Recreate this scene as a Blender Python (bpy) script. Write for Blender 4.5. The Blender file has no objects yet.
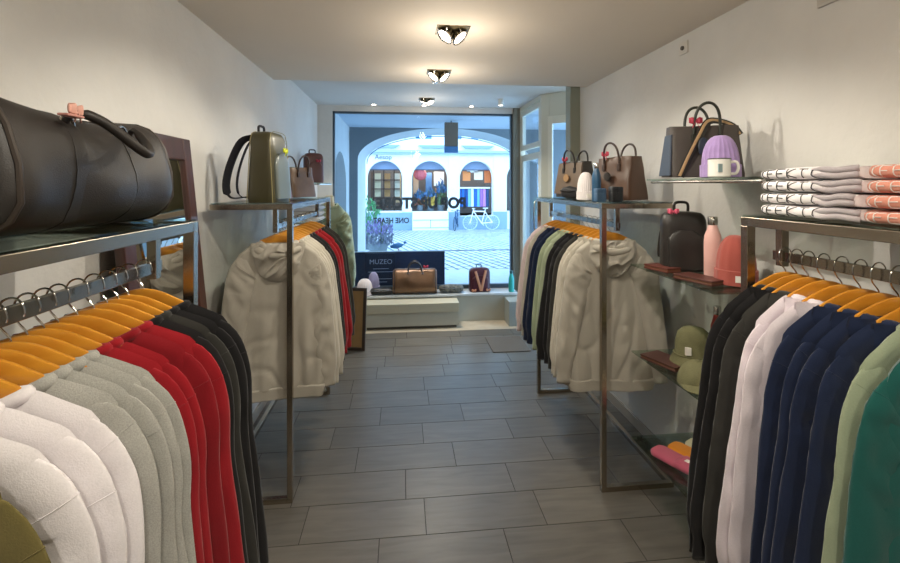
import bpy, math, random
from mathutils import Vector, Matrix, noise
S = bpy.context.scene
COL = S.collection
PI = math.pi
def R(d): return math.radians(d)
def lin(h):
    h = h.lstrip('#'); o = []
    for i in (0, 2, 4):
        c = int(h[i:i+2], 16)/255
        o.append(c/12.92 if c <= .04045 else ((c+.055)/1.055)**2.4)
    return (*o, 1)
# ------------------------------------------------------------------ materials
MATS = {}
def mat(name, color, rough=.6, metal=0, bump=0, bscale=60, var=0, vscale=8, spec=.5, sheen=0, coat=0, stretch=None, color2=None, aniso=0, trans=0):
    if name in MATS: return MATS[name]
    m = bpy.data.materials.new(name); m.use_nodes = True
    nt = m.node_tree; N = nt.nodes; L = nt.links
    b = N['Principled BSDF']
    c = lin(color); b.inputs['Base Color'].default_value = c
    b.inputs['Roughness'].default_value = rough; b.inputs['Metallic'].default_value = metal
    b.inputs['Specular IOR Level'].default_value = spec
    b.inputs['Sheen Weight'].default_value = sheen; b.inputs['Coat Weight'].default_value = coat
    if aniso: b.inputs['Anisotropic'].default_value = aniso
    tc = N.new('ShaderNodeTexCoord'); mp = N.new('ShaderNodeMapping'); L.new(tc.outputs['Object'], mp.inputs['Vector'])
    if stretch: mp.inputs['Scale'].default_value = stretch
    if var or color2:
        n = N.new('ShaderNodeTexNoise'); n.inputs['Scale'].default_value = vscale; n.inputs['Detail'].default_value = 5
        L.new(mp.outputs[0], n.inputs['Vector'])
        r = N.new('ShaderNodeValToRGB'); r.color_ramp.elements[0].position = .35; r.color_ramp.elements[1].position = .65
        c2 = lin(color2) if color2 else tuple(min(1, x*(1+var)) for x in c[:3])+(1,)
        c1 = c if color2 else tuple(x*(1-var) for x in c[:3])+(1,)
        r.color_ramp.elements[0].color = c1; r.color_ramp.elements[1].color = c2
        L.new(n.outputs['Fac'], r.inputs['Fac']); L.new(r.outputs['Color'], b.inputs['Base Color'])
    if bump:
        n = N.new('ShaderNodeTexNoise'); n.inputs['Scale'].default_value = bscale; n.inputs['Detail'].default_value = 4
        L.new(mp.outputs[0], n.inputs['Vector'])
        bp = N.new('ShaderNodeBump'); bp.inputs['Strength'].default_value = bump; bp.inputs['Distance'].default_value = .01
        L.new(n.outputs['Fac'], bp.inputs['Height']); L.new(bp.outputs['Normal'], b.inputs['Normal'])
    MATS[name] = m; return m
def glassmat(name, tint='#ffffff', refl=.5, rough=.02):
    if name in MATS: return MATS[name]
    m = bpy.data.materials.new(name); m.use_nodes = True; nt = m.node_tree; N = nt.nodes; L = nt.links; N.clear()
    o = N.new('ShaderNodeOutputMaterial'); t = N.new('ShaderNodeBsdfTransparent'); g = N.new('ShaderNodeBsdfGlossy')
    t.inputs[0].default_value = lin(tint); g.inputs['Roughness'].default_value = rough
    f = N.new('ShaderNodeFresnel'); f.inputs[0].default_value = 1.45
    mu = N.new('ShaderNodeMath'); mu.operation = 'MULTIPLY'; mu.inputs[1].default_value = refl; L.new(f.outputs[0], mu.inputs[0])
    mx = N.new('ShaderNodeMixShader'); L.new(mu.outputs[0], mx.inputs[0]); L.new(t.outputs[0], mx.inputs[1]); L.new(g.outputs[0], mx.inputs[2])
    L.new(mx.outputs[0], o.inputs[0]); MATS[name] = m; return m
def emis(name, color, s):
    if name in MATS: return MATS[name]
    m = bpy.data.materials.new(name); m.use_nodes = True; b = m.node_tree.nodes['Principled BSDF']
    b.inputs['Base Color'].default_value = lin(color); b.inputs['Emission Color'].default_value = lin(color); b.inputs['Emission Strength'].default_value = s
    MATS[name] = m; return m
def fab(name, color, color2=None, vs=260, var=.03): return mat(name, color, .92, bump=.10, bscale=420, var=var, vscale=vs, sheen=.25, spec=.2, color2=color2)
STEEL = mat('brushed_steel', '#b3a899', .24, 1, bump=.02, bscale=30, stretch=(1, 1, 40))
CHROME = mat('chrome', '#c9c6c0', .15, 1)
GLASS = glassmat('shelf_glass', '#e6f0ea', .65)
PANE = glassmat('window_glass', '#f2f8ff', .35)
WOODH = mat('hanger_wood', '#dd9a34', .3, coat=.6, color2='#c98226', vscale=9, stretch=(1, 8, 3))
BLACKL = mat('black_leather', '#2b2725', .36, bump=.12, bscale=350, var=.15)
# ------------------------------------------------------------------ mesh builder
class MB:
    def __init__(s): s.v = []; s.f = []
    def add(s, vs, fs, M=None):
        k = len(s.v)
        s.v += [tuple(M @ Vector(p)) if M else tuple(p) for p in vs]
        s.f += [tuple(i+k for i in q) for q in fs]; return s
    def box(s, x0, x1, y0, y1, z0, z1, M=None):
        return s.add([(x, y, z) for x in (x0, x1) for y in (y0, y1) for z in (z0, z1)],
                     [(0,1,3,2), (4,6,7,5), (0,4,5,1), (2,3,7,6), (0,2,6,4), (1,5,7,3)], M)
    def loft(s, rings, cap=True, M=None, closed=False):
        n = len(rings[0]); vs = [p for r in rings for p in r]; fs = []
        m = len(rings)
        for i in range(m if closed else m-1):
            a = i*n; b = ((i+1) % m)*n
            for j in range(n):
                k = (j+1) % n; fs.append((a+j, a+k, b+k, b+j))
        if cap and not closed: fs.append(tuple(range(n-1, -1, -1))); fs.append(tuple(range((m-1)*n, m*n)))
        return s.add(vs, fs, M)
    def lathe(s, prof, n=28, M=None, rib=0, ribn=0):
        rings = []
        for r, z in prof:
            rings.append([((r*(1+(rib*math.cos(ribn*2*PI*j/n) if rib else 0)))*math.cos(2*PI*j/n), (r*(1+(rib*math.cos(ribn*2*PI*j/n) if rib else 0)))*math.sin(2*PI*j/n), z) for j in range(n)])
        return s.loft(rings, True, M)
    def tube(s, pts, r=.005, n=8, M=None, closed=False, flat=1.0, up=None):
        pts = [Vector(p) for p in pts]; rings = []; m = len(pts); prev = None
        for i, p in enumerate(pts):
            if closed: t = (pts[(i+1) % m]-pts[i-1]).normalized()
            else: t = (pts[min(i+1, m-1)]-pts[max(i-1, 0)]).normalized()
            if prev is None:
                a = Vector(up) if up else (Vector((0, 0, 1)) if abs(t.z) < .9 else Vector((1, 0, 0)))
            else: a = prev
            nrm = (a - t*a.dot(t)); nrm = nrm.normalized() if nrm.length > 1e-6 else t.orthogonal().normalized()
            prev = nrm; bn = t.cross(nrm)
            rr = r(i/(m-1)) if callable(r) else r
            rings.append([p + nrm*rr*flat*math.cos(2*PI*j/n) + bn*rr*math.sin(2*PI*j/n) for j in range(n)])
        return s.loft(rings, not closed, M, closed)
    def build(s, name, m, parent=None, smooth=True, bevel=0, loc=None, rot=None, ang=40, seg=2):
        me = bpy.data.meshes.new(name); me.from_pydata(s.v, [], s.f); me.update()
        o = bpy.data.objects.new(name, me); COL.objects.link(o)
        me.materials.append(m)
        if smooth:
            me.polygons.foreach_set('use_smooth', [True]*len(me.polygons))
            try: me.set_sharp_from_angle(angle=R(ang))
            except Exception: pass
        if bevel:
            b = o.modifiers.new('bevel', 'BEVEL'); b.width = bevel; b.segments = seg; b.limit_method = 'ANGLE'
        if parent: o.parent = parent
        if loc: o.location = loc
        if rot: o.rotation_euler = rot
        return o
def tag(o, label, cat, group=None):
    o['label'] = label; o['category'] = cat
    if group: o['group'] = group
    return o
def thing(name, label, cat, loc=(0, 0, 0), rz=0, group=None, rx=0, ry=0):
    o = bpy.data.objects.new(name, None); o.empty_display_size = .05; COL.objects.link(o)
    o.location = loc; o.rotation_euler = (rx, ry, rz); return tag(o, label, cat, group)
def st(o): o['kind'] = 'structure'; return o
def bx(name, x0, x1, y0, y1, z0, z1, m, parent=None, bevel=0):
    return MB().box(x0, x1, y0, y1, z0, z1).build(name, m, parent, smooth=False, bevel=bevel)
def sring(cx, cy, z, rx, ry, e=4, n=32, f=None):
    out = []
    for j in range(n):
        a = 2*PI*j/n; c, s_ = math.cos(a), math.sin(a)
        x = cx+rx*math.copysign(abs(c)**(2/e), c); y = cy+ry*math.copysign(abs(s_)**(2/e), s_)
        out.append(f(x, y, z) if f else (x, y, z))
    return out
def smooth_path(P, n=24):
    P = [Vector(p) for p in P]; out = []
    m = len(P)-1
    for i in range(n+1):
        t = i/n*m; k = min(int(t), m-1); u = t-k
        p0 = P[max(k-1, 0)]; p1 = P[k]; p2 = P[k+1]; p3 = P[min(k+2, m)]
        out.append(.5*((2*p1)+(p2-p0)*u+(2*p0-5*p1+4*p2-p3)*u*u+(3*p1-p0-3*p2+p3)*u**3))
    return out
def interp(T, t):
    for (a, b), (c, d) in zip(T, T[1:]):
        if t <= c:
            u = (t-a)/(c-a) if c > a else 0; u = u*u*(3-2*u) if False else u
            return b+(d-b)*u
    return T[-1][1]
def nz(x, y, z): return noise.noise(Vector((x, y, z)))
def text_obj(name, txt, size, m, parent=None, loc=(0,0,0), rot=(0,0,0), bold=0, ext=.001, xscale=1):
    cu = bpy.data.curves.new(name, 'FONT'); cu.body = txt; cu.size = size; cu.extrude = ext; cu.offset = bold
    cu.align_x = 'CENTER'; cu.align_y = 'CENTER'
    tmp = bpy.data.objects.new('tmp_text', cu); COL.objects.link(tmp)
    me = bpy.data.meshes.new_from_object(tmp); bpy.data.objects.remove(tmp)
    me.materials.clear(); me.materials.append(m)
    o = bpy.data.objects.new(name, me); COL.objects.link(o); o.location = loc; o.rotation_euler = rot; o.scale = (xscale, 1, 1)
    if parent: o.parent = parent
    return o
# ------------------------------------------------------------------ camera
cam_d = bpy.data.cameras.new('camera'); cam = bpy.data.objects.new('camera', cam_d); COL.objects.link(cam)
cam.location = (0, 0, 1.65); cam.rotation_euler = (R(90), 0, -math.atan(48/455))
cam_d.sensor_width = 36; cam_d.lens = 455/900*36; cam_d.shift_y = -96.5/900; cam_d.clip_start = .02
S.camera = cam
# ------------------------------------------------------------------ dimensions
XL, XR, ZC, ZC2 = -1.03, 1.59, 2.50, 2.63
YB = -2.6; YS = 3.80; YG = 5.75
# ------------------------------------------------------------------ shell
plaster = mat('wall_plaster', '#cfccc7', .62, bump=.35, bscale=26, var=.035, vscale=3)
# polished plaster: long soft trowel marks
ceilm = mat('ceiling_paint', '#ddd1c2', .75, var=.01, vscale=2)
paint = mat('door_paint', '#c9c9bc', .5)
greenpaint = mat('column_paint', '#8d9184', .55)
st(bx('wall_left', XL-.12, XL, YB, YG+.1, 0, ZC2, plaster))
st(bx('wall_right', XR, XR+.12, YB, 3.94, 0, ZC2, plaster))
st(bx('wall_rear', XL-.12, XR+.12, YB-.12, YB, 0, ZC2, plaster))
def back_wall():
    b = MB(); b.box(XL, -.85, YG-.04, YG+.1, 0, ZC2); b.box(-.85, 1.41, YG-.04, YG+.1, 2.56, ZC2); b.box(-.85, 1.41, YG-.04, YG+.1, 0, .335)
    return b.build('wall_back', plaster, smooth=False)
st(back_wall())
st(bx('ceiling', XL-.12, XR+.12, YB, YS, ZC, ZC+.25, ceilm))
st(bx('ceiling_front', XL-.12, 2.1, YS, YG+.1, ZC2, ZC2+.1, mat('ceiling_white', '#d2d0cc', .7)))
# floor: one quad per tile over dark grout
def floor():
    W, D, g = .588, .2525, .0022
    ph = {0: .115, 1: .02, 2: .318, 3: .138, 4: .435, 5: .203, -1: .483}
    rnd = random.Random(4); b = MB()
    for k in range(-21, 13):
        y0 = 2.147+k*D; y1 = y0+D
        if y0 >= 5.12: break
        p = ph[k] if k in ph else rnd.random()*W
        i0 = math.floor((XL-p)/W)
        x = p+i0*W
        while x < 2.0:
            a, c = max(x+g, XL-.02), min(x+W-g, 2.1)
            if c > a: b.box(a, c, y0+g, y1-g, -.02, 0)
            x += W
    return b
tile = bpy.data.materials.new('floor_tile'); tile.use_nodes = True
nt = tile.node_tree; N = nt.nodes; L = nt.links; pb = N['Principled BSDF']
tc = N.new('ShaderNodeTexCoord'); mp = N.new('ShaderNodeMapping'); mp.inputs['Scale'].default_value = (1.6, 11, 1)
geo = N.new('ShaderNodeNewGeometry'); vm = N.new('ShaderNodeVectorMath'); vm.operation = 'ADD'
cmb = N.new('ShaderNodeCombineXYZ'); mul = N.new('ShaderNodeMath'); mul.operation = 'MULTIPLY'; mul.inputs[1].default_value = 37
L.new(geo.outputs['Random Per Island'], mul.inputs[0]); L.new(mul.outputs[0], cmb.inputs['Z'])
L.new(tc.outputs['Object'], mp.inputs['Vector']); L.new(mp.outputs[0], vm.inputs[0]); L.new(cmb.outputs[0], vm.inputs[1])
nn = N.new('ShaderNodeTexNoise'); nn.inputs['Scale'].default_value = 2.2; nn.inputs['Detail'].default_value = 7; nn.inputs['Distortion'].default_value = .8
L.new(vm.outputs[0], nn.inputs['Vector'])
cr = N.new('ShaderNodeValToRGB'); cr.color_ramp.elements[0].position = .3; cr.color_ramp.elements[1].position = .7
cr.color_ramp.elements[0].color = lin('#5a5650'); cr.color_ramp.elements[1].color = lin('#6a665f'); L.new(nn.outputs['Fac'], cr.inputs['Fac'])
hs = N.new('ShaderNodeHueSaturation'); mr = N.new('ShaderNodeMapRange'); mr.inputs['To Min'].default_value = .9; mr.inputs['To Max'].default_value = 1.1
L.new(geo.outputs['Random Per Island'], mr.inputs['Value']); L.new(mr.outputs[0], hs.inputs['Value']); L.new(cr.outputs['Color'], hs.inputs['Color'])
L.new(hs.outputs['Color'], pb.inputs['Base Color']); pb.inputs['Roughness'].default_value = .37; pb.inputs['Specular IOR Level'].default_value = .6
bp = N.new('ShaderNodeBump'); bp.inputs['Strength'].default_value = .06; bp.inputs['Distance'].default_value = .004; L.new(nn.outputs['Fac'], bp.inputs['Height']); L.new(bp.outputs['Normal'], pb.inputs['Normal'])
st(floor().build('floor', tile, smooth=False))
st(bx('floor_grout', XL-.1, 2.1, YB, 5.14, -.06, -.0015, mat('grout', '#3d3a37', .9)))
st(bx('floor_threshold', XL-.1, 2.1, 5.12, YG+.1, -.06, 0.001, mat('beige_stone', '#b3a48d', .45, color2='#c4b69f', vscale=6)))
bbm = mat('baseboard_paint', '#a7a198', .5)
st(bx('baseboard_left', XL, XL+.012, YB, YG-.04, 0, .07, bbm)); st(bx('baseboard_right', XR-.012, XR, YB, 3.94, 0, .07, bbm))
# wall plates
t = thing('light_switch', 'small square white switch plate with round knob high on right wall', 'switch', (XR, 2.425, 2.425))
bx('plate', -.008, 0, -.04, .04, -.035, .035, mat('switch_plastic', '#cfcac2', .4), t, .002)
MB().lathe([(0, 0), (.012, 0), (.012, .008), (0, .008)], 16, Matrix.Translation((-.008, 0, 0)) @ Matrix.Rotation(-PI/2, 4, 'Y')).build('knob', mat('dark_plastic', '#5a544e', .5), t)
t = thing('vent_plate', 'square pale cover plate near the ceiling at top right', 'vent', (XR, 1.50, 2.41))
bx('plate', -.012, 0, -.085, .085, -.085, .085, mat('plate_paint', '#b9b3aa', .5), t, .003)
bx('frame', -.016, -.011, -.07, .07, -.07, .07, mat('plate_paint', '#b9b3aa', .5), t, .002)
# ------------------------------------------------------------------ shop window, entrance
framem = mat('window_frame_grey', '#3f4d59', .4)
w = st(thing('window_1', '', '')); del w['label']; del w['category']
b = MB(); y0, y1 = YG-.03, YG+.03
b.box(-.85, -.825, y0, y1, .335, 2.56); b.box(1.385, 1.41, y0, y1, .335, 2.56); b.box(-.85, 1.41, y0, y1, 2.535, 2.56); b.box(-.85, 1.41, y0, y1, .335, .385)
b.build('window_frame', framem, w, False)
bx('pane', -.825, 1.385, YG-.005, YG+.005, .385, 2.535, PANE, w)
bx('glass_rail', -.825, 1.385, YG+.055, YG+.07, .802, .814, mat('pale_edge', '#cfe4ef', .3), w)
lett = mat('grey_lettering', '#4c4f50', .6)
t1 = text_obj('lettering', 'POP UP STORE', .185, lett, w, (.245, YG+.012, 1.415), (PI/2, 0, PI), .010, .001, .93)
t2 = text_obj('lettering', 'ONE HEART', .095, lett, w, (-.135, YG+.012, 1.20), (PI/2, 0, PI), .003, .001, .86)
# entrance pillar + side door
st(bx('trim_1', 1.41, 1.5, YG-.06, YG+.12, 0, ZC2, mat('pillar_paint', '#7d7c72', .5)))
d = st(thing('door_1', '', '', (1.5, 4.80, 0))); del d['label']; del d['category']
def leafframe(L_, z0, z1, wd, th=.045):
    b = MB(); b.box(0, th, 0, wd, z0, z1); b.box(0, th, L_-wd, L_, z0, z1); b.box(0, th, wd, L_-wd, z0, z0+wd); b.box(0, th, wd, L_-wd, z1-wd, z1); return b
leafframe(.91, 0, ZC2, .05, .06).build('door_frame', paint, d, False)
leafframe(.80, .01, 2.02, .075).build('door_leaf', paint, d, False, loc=(.005, .055, 0), bevel=.004)
bx('pane', .02, .03, .13, .78, .08, 1.95, PANE, d)
leafframe(.80, 2.08, 2.57, .06).build('transom_frame', paint, d, False, loc=(.005, .055, 0), bevel=.004)
bx('transom_pane', .02, .03, .11, .80, 2.13, 2.52, PANE, d)
MB().tube(smooth_path([(-.0, .085, 1.15), (-.05, .085, 1.17), (-.05, .085, 1.45), (0, .085, 1.47)], 14), .008).build('door_handle', CHROME, d)
# angled side panel with narrow glass
ang = math.atan2(4.50-4.80, 1.80-1.5)
d2 = st(thing('door_2', '', '', (1.5, 4.80, 0), ang)); del d2['label']; del d2['category']
Lp = .424
b = MB(); b.box(0, .10, 0, .05, 0, ZC2); b.box(Lp-.07, Lp+.3, 0, .05, 0, ZC2); b.box(.10, Lp-.07, 0, .05, 2.36, ZC2); b.box(.1, Lp-.07, 0, .05, 0, .08)
b.build('side_panel', paint, d2, False, bevel=.004)
b = MB(); b.box(.09, .14, -.025, 0.0, .08, 2.38); b.box(Lp-.11, Lp-.06, -.025, 0.0, .08, 2.38); b.box(.14, Lp-.11, -.025, 0, 2.3, 2.38)
b.build('glazing_frame', mat('door_paint_light', '#d5d3c6', .45), d2, False, bevel=.003)
bx('pane', .13, Lp-.1, .015, .025, .08, 2.32, PANE, d2)
b = MB()
for z in (2.28, 1.9, 1.3): b.tube([(Lp-.055, -.03, z), (Lp-.055, -.03, z-.12)], .01)
b.build('hinge', CHROME, d2)
st(bx('trim_2', 1.50, 1.66, 3.94, 4.06, 0, ZC2, greenpaint, None, .004))
st(bx('wall_alcove', 1.66, 2.1, 3.94, 4.0, 0, ZC2, plaster))
mt = thing('doormat', 'dark grey doormat lying on the floor by the entrance', 'mat', (1.08, 4.62, .001))
bx('mat_pile', -.19, .19, -.22, .22, 0, .008, mat('mat_pile', '#6a645d', .95, bump=.5, bscale=300), mt, .003)
# ------------------------------------------------------------------ window platform & bench
pm = mat('platform_paint', '#b1afa2', .5, var=.02)
p = thing('display_platform', 'long pale grey platform built in below the shop window', 'platform', (0, 0, 0))
bx('plinth', XL, 1.41, 5.46, YG-.045, 0, .31, pm, p); bx('platform_top', XL, 1.41, 5.44, YG-.045, .31, .335, mat('platform_top', '#c3c6c6', .35), p, .003)
bx('end_block', 1.24, 1.5, 5.2, 5.459, 0, .29, mat('platform_end', '#989b93', .5), p, .004)
p = thing('display_bench', 'low pale cream bench box in front of the window platform', 'bench', (0, 0, 0))
bx('bench_top', -.42, .655, 5.20, 5.435, .19, .295, mat('bench_cream', '#bcb6a0', .45), p, .004)
bx('bench_body', -.42, .655, 5.215, 5.435, .035, .188, pm, p, .003); bx('bench_foot', -.40, .63, 5.25, 5.43, 0.001, .035, mat('bench_foot', '#55504a', .7), p)
# ------------------------------------------------------------------ outside: arcade, street, facade
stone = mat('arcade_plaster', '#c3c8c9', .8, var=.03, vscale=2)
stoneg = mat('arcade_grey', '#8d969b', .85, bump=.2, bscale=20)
def arch_wall(b, x0, x1, z0, z1, ya, yb, ops, seg=24):
    """wall slab with arched openings; ops = (xc, hw, sill, spring, rise)"""
    ops = sorted(ops); x = x0
    for xc, hw, sl, sp, rs in ops:
        b.box(x, xc-hw, ya, yb, z0, z1)
        if sl > z0: b.box(xc-hw, xc+hw, ya, yb, z0, sl)
        P = [(xc-hw*math.cos(PI*k/seg), sp+rs*math.sin(PI*k/seg)) for k in range(seg+1)]
        vs = []; fs = []
        for k, (px, pz) in enumerate(P): vs += [(px, ya, pz), (px, ya, z1), (px, yb, pz), (px, yb, z1)]
        for k in range(seg):
            a = 4*k; c = a+4; fs += [(a, c, c+1, a+1), (a+2, a+3, c+3, c+2), (a, a+2, c+2, c), (a+1, c+1, c+3, a+3)]
        b.add(vs, fs); x = xc+hw
    b.box(x, x1, ya, yb, z0, z1)
st(bx('floor_arcade', -1.2, 4.5, YG+.1, 8.95, -.12, -.03, mat('arcade_paving', '#b9c0c4', .6, var=.05)))
st(bx('ceiling_arcade', -1.2, 4.5, YG+.1, 8.9, 2.70, 2.8, mat('arcade_ceiling', '#b9c6d2', .7)))
b = MB(); 
def arc_side():
    b = MB(); M = Matrix.Rotation(PI/2, 4, 'Z')
    b2 = MB(); arch_wall(b2, YG+.1, 8.5, -.1, 2.75, 0, .25, [(7.2, .75, -.1, 1.55, .62)])
    b.v = [(-1.2+y, x, z) for x, y, z in b2.v]; b.f = [tuple(reversed(q)) for q in b2.f]; return b
st(arc_side().build('wall_arcade_left', stone, smooth=False))
st(bx('wall_arcade_niche', -1.3, -1.2, YG, 8.5, -.1, 2.75, stoneg))
def archring():
    b = MB(); C_ = MB(); seg = 32; xc = .80
    def prof(y, hw, sp, rs):
        return [(xc-hw, y, -.1)]+[(xc-hw*math.cos(PI*k/seg), y, sp+rs*math.sin(PI*k/seg)) for k in range(seg+1)]+[(xc+hw, y, -.1)]
    A = prof(8.4, 1.60, 2.12, .58); C = prof(8.9, 1.50, 2.08, .55); n = len(A)
    C_.add(A+C, [(i, i+1, n+i+1, n+i) for i in range(n-1)])
    O = [(x, y, 2.85 if z > -.05 else z) for x, y, z in A]   # front face
    O[0] = (-1.2, 8.4, -.1); O[1] = (-1.2, 8.4, 2.18); O[-1] = (4.5, 8.4, -.1); O[-2] = (4.5, 8.4, 2.18)
    P1 = A; top = 2.85
    for i in range(1, n-2):
        b.add([A[i], A[i+1], (A[i+1][0], 8.4, top), (A[i][0], 8.4, top)], [(0, 1, 2, 3)])
        C_.add([C[i], C[i+1], (C[i+1][0], 8.9, 7), (C[i][0], 8.9, 7)], [(3, 2, 1, 0)])
    b.box(-1.2, A[0][0]-.0, 8.4, 8.9-.49, -.1, top); b.box(A[-1][0], 4.5, 8.4, 8.41, -.1, top)
    return b, C_
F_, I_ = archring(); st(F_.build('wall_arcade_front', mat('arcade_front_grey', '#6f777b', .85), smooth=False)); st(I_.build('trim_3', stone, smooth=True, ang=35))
b = MB(); b.tube([(-.67, 8.86, 2.06)]+[(.80-1.47*math.cos(PI*k/30), 8.86, 2.08+.52*math.sin(PI*k/30)) for k in range(1, 30)]+[(2.27, 8.86, 2.08)], .008)
tag(b.build('arch_cable', mat('cable_dark', '#2a3a48', .6)), 'thin dark cable running along the arch outside the window', 'cable')
# street, slightly falling
cob = bpy.data.materials.new('cobbles'); cob.use_nodes = True; N = cob.node_tree.nodes; L = cob.node_tree.links
tc = N.new('ShaderNodeTexCoord'); bt = N.new('ShaderNodeTexBrick'); bt.inputs['Color1'].default_value = lin('#c9ced1'); bt.inputs['Color2'].default_value = lin('#aab4bb'); bt.inputs['Mortar'].default_value = lin('#3c4a58')
bt.inputs['Scale'].default_value = 1; bt.inputs['Mortar Size'].default_value = .03; bt.inputs['Brick Width'].default_value = .34; bt.inputs['Row Height'].default_value = .2
mp = N.new('ShaderNodeMapping'); mp.inputs['Rotation'].default_value = (0, 0, R(78)); L.new(tc.outputs['Object'], mp.inputs[0]); L.new(mp.outputs[0], bt.inputs['Vector']); L.new(bt.outputs['Color'], N['Principled BSDF'].inputs['Base Color']); N['Principled BSDF'].inputs['Roughness'].default_value = .55
def zst(y): return -.05-.37*(y-8.9)/12.1
b = MB(); b.add([(-14, 8.9, zst(8.9)), (18, 8.9, zst(8.9)), (18, 21.2, zst(21.2)), (-14, 21.2, zst(21.2))], [(0, 1, 2, 3)])
b.add([(-14, 8.9, -.6), (18, 8.9, -.6), (18, 21.2, -.8), (-14, 21.2, -.8)], [(3, 2, 1, 0)])
st(b.build('floor_street', cob, smooth=False))
fw = mat('facade_white', '#e6e6e2', .85, var=.02)
fb = mat('facade_plinth', '#8aa2b5', .8)
bd = thing('building', 'white stone building with three arched shop windows across the street', 'building', (0, 21, 0))
b = MB(); W3 = [(-.79, .79, .45, 1.97, .79), (1.29, .83, .42, 1.95, .81), (3.46, .79, .2, 1.98, .79)]
W6 = [(-3.1, .8, .42, 1.97, .79), (5.7, .8, .42, 1.97, .79)]
arch_wall(b, -9, 12, -.5, 3.1, 0, .4, W3+W6, 20); b.build('wall', fw, bd, False)
b = MB(); b.box(-9, 12, -.12, .1, 3.05, 3.14); b.box(-9, 12, -.2, .1, 3.14, 3.24); b.build('cornice', mat('facade_cornice', '#a9bccb', .8), bd, False)
b = MB()
arch_wall(b, -9, 12, 3.24, 8, .02, .4, [(x, .42, 3.78, 4.9, .1) for x in (-2.6, -.2, 1.0, 2.4, 3.6, 5.6)], 6); b.build('upper_wall', fw, bd, False)
for x in (-2.6, -.2, 1.0, 2.4, 3.6, 5.6):
    o = MB().box(x-.42, x+.42, .15, .2, 3.78, 5).build('window', mat('upper_glass', '#4b86b5', .1, spec=1), bd, False)
    b = MB(); b.box(x-.03, x+.03, .08, .16, 3.78, 5); b.box(x-.42, x+.42, .08, .16, 4.3, 4.36); b.box(x-.42, x-.37, .08, .16, 3.78, 5); b.box(x+.37, x+.42, .08, .16, 3.78, 5); b.build('window_bars', fw, o, False)
b = MB()
for x0, x1 in ((-1.7, -.1), (.75, 2.2), (2.75, 4.3)): b.add([(x0, -.1, 3.48), (x1, -.1, 3.48), (x1-.2, -.1, 3.34), (x0+.2, -.1, 3.34), (x0, .05, 3.48), (x1, .05, 3.48), (x1-.2, .05, 3.34), (x0+.2, .05, 3.34)], [(0,3,2,1), (4,5,6,7), (0,1,5,4), (3,7,6,2), (0,4,7,3), (1,2,6,5)])
b.build('sill_panel', mat('sill_grey', '#8ba0b0', .8), bd, False)
b = MB()
for x0, x1 in ((-9, -3.9), (-2.3, -1.58), (0, .46), (2.12, 2.67), (4.25, 4.9), (6.5, 12)): b.box(x0, x1, -.06, 0, -.5, .4)
b.box(-1.58, 0, -.03, 0, -.5, .38); b.box(2.67, 4.25, -.03, 0, -.5, .19)
b.build('plinth', fb, bd, False)
for x0, x1 in ((.0, .46), (2.12, 2.67), (4.25, 4.9)): MB().box(x0+.03, x1-.03, -.03, 0, .4, 3.05).build('pilaster', fw, bd, False)
bx('wall_bench', .47, 2.11, -.35, -.01, -.42, .38, mat('bench_white', '#f1f2ee', .6), bd, .01)
b = MB(); b.box(.5, 2.1, -.37, -.35, .05, .07); b.box(.5, 2.1, -.37, -.35, -.3, -.28); b.box(1.28, 1.3, -.37, -.35, -.3, .07); b.build('wall_bench_rail', mat('rail_grey', '#73808a', .5), bd, False)
text_obj('shop_lettering', 'Aesop', .30, mat('lettering_grey', '#4f6070', .6), bd, (-.85, -.02, 2.92), (PI/2, 0, 0), .0, .005)
def bp_(x0, x1, y0, y1, z0, z1, n, c): return bx(n, x0, x1, y0, y1, z0, z1, mat('shop_'+c, c, .7), bd)
bp_(-4, 7, 2.2, 2.3, -.5, 3.1, 'shop_back_wall', '#6f6a66')
for x in (-.79, 1.29, 3.46): bp_(x-.8, x+.8, .36, .39, 2.38, 2.8, 'lunette', '#8390a8'); bp_(x-.8, x+.8, .34, .40, 2.34, 2.38, 'transom_bar', '#4d4f5c')
for i, (x, z0, z1, w_, c) in enumerate(((.55, 1.2, 2.2, .25, '#c9a583'), (1.15, 1.3, 2.25, .3, '#5a7fa6'), (1.55, 1.6, 2.3, .5, '#efeae0'), (1.6, 1.0, 1.5, .45, '#b8875e'), (.9, .8, 1.2, .4, '#7b4f42'), (-.3, .8, 2.2, .25, '#d3b98c'), (-1.5, .9, 2.3, .18, '#5b4a3e'))): bp_(x, x+w_, 1.2, 1.25, z0, z1, 'display_panel', c); bp_(-4, 7, .4, 2.2, 2.75, 2.8, 'shop_ceiling', '#dfe3e4'); bp_(-4, 7, .4, 2.2, -.5, .2, 'shop_floor', '#4b3a2f')
# left shop: shelves; middle: display; right: posters and clothes
for k in range(3): bp_(-1.35+k*.48, -1.30+k*.48, .5, .6, .45, 2.5, 'shelf_post', '#33261d')
for k in range(4): bp_(-1.4, -.1, .5, .75, .6+k*.42, .65+k*.42, 'shelf_board', '#4a2f20')
for k in range(3): bp_(-1.28+k*.45, -1.0+k*.45, .78, .8, 1.1, 2.2, 'shelf_panel', ('#d8c9a4', '#b98a56', '#e8e0c8')[k])
for i, (x, z, c, w_, h_) in enumerate(((2.9, 2.05, '#e88a4b', .35, .45), (3.45, 2.1, '#f2d7bd', .4, .4), (3.95, 1.95, '#d9713a', .3, .6), (3.1, 2.45, '#f0efe8', .5, .2))):
    bp_(x-.02, x+w_, .5, .53, z-.2, z-.2+h_, 'poster', c)
bp_(2.7, 4.2, .45, .6, 1.48, 1.55, 'shop_rail', '#f0ede6')
rc = ['#1f5fa8', '#2a6fc0', '#184a8a', '#7db2dc', '#dfe8f0', '#2a63b0', '#6db0e6', '#a76fc0', '#d48fc8', '#35507a']
rng = random.Random(2)
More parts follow.
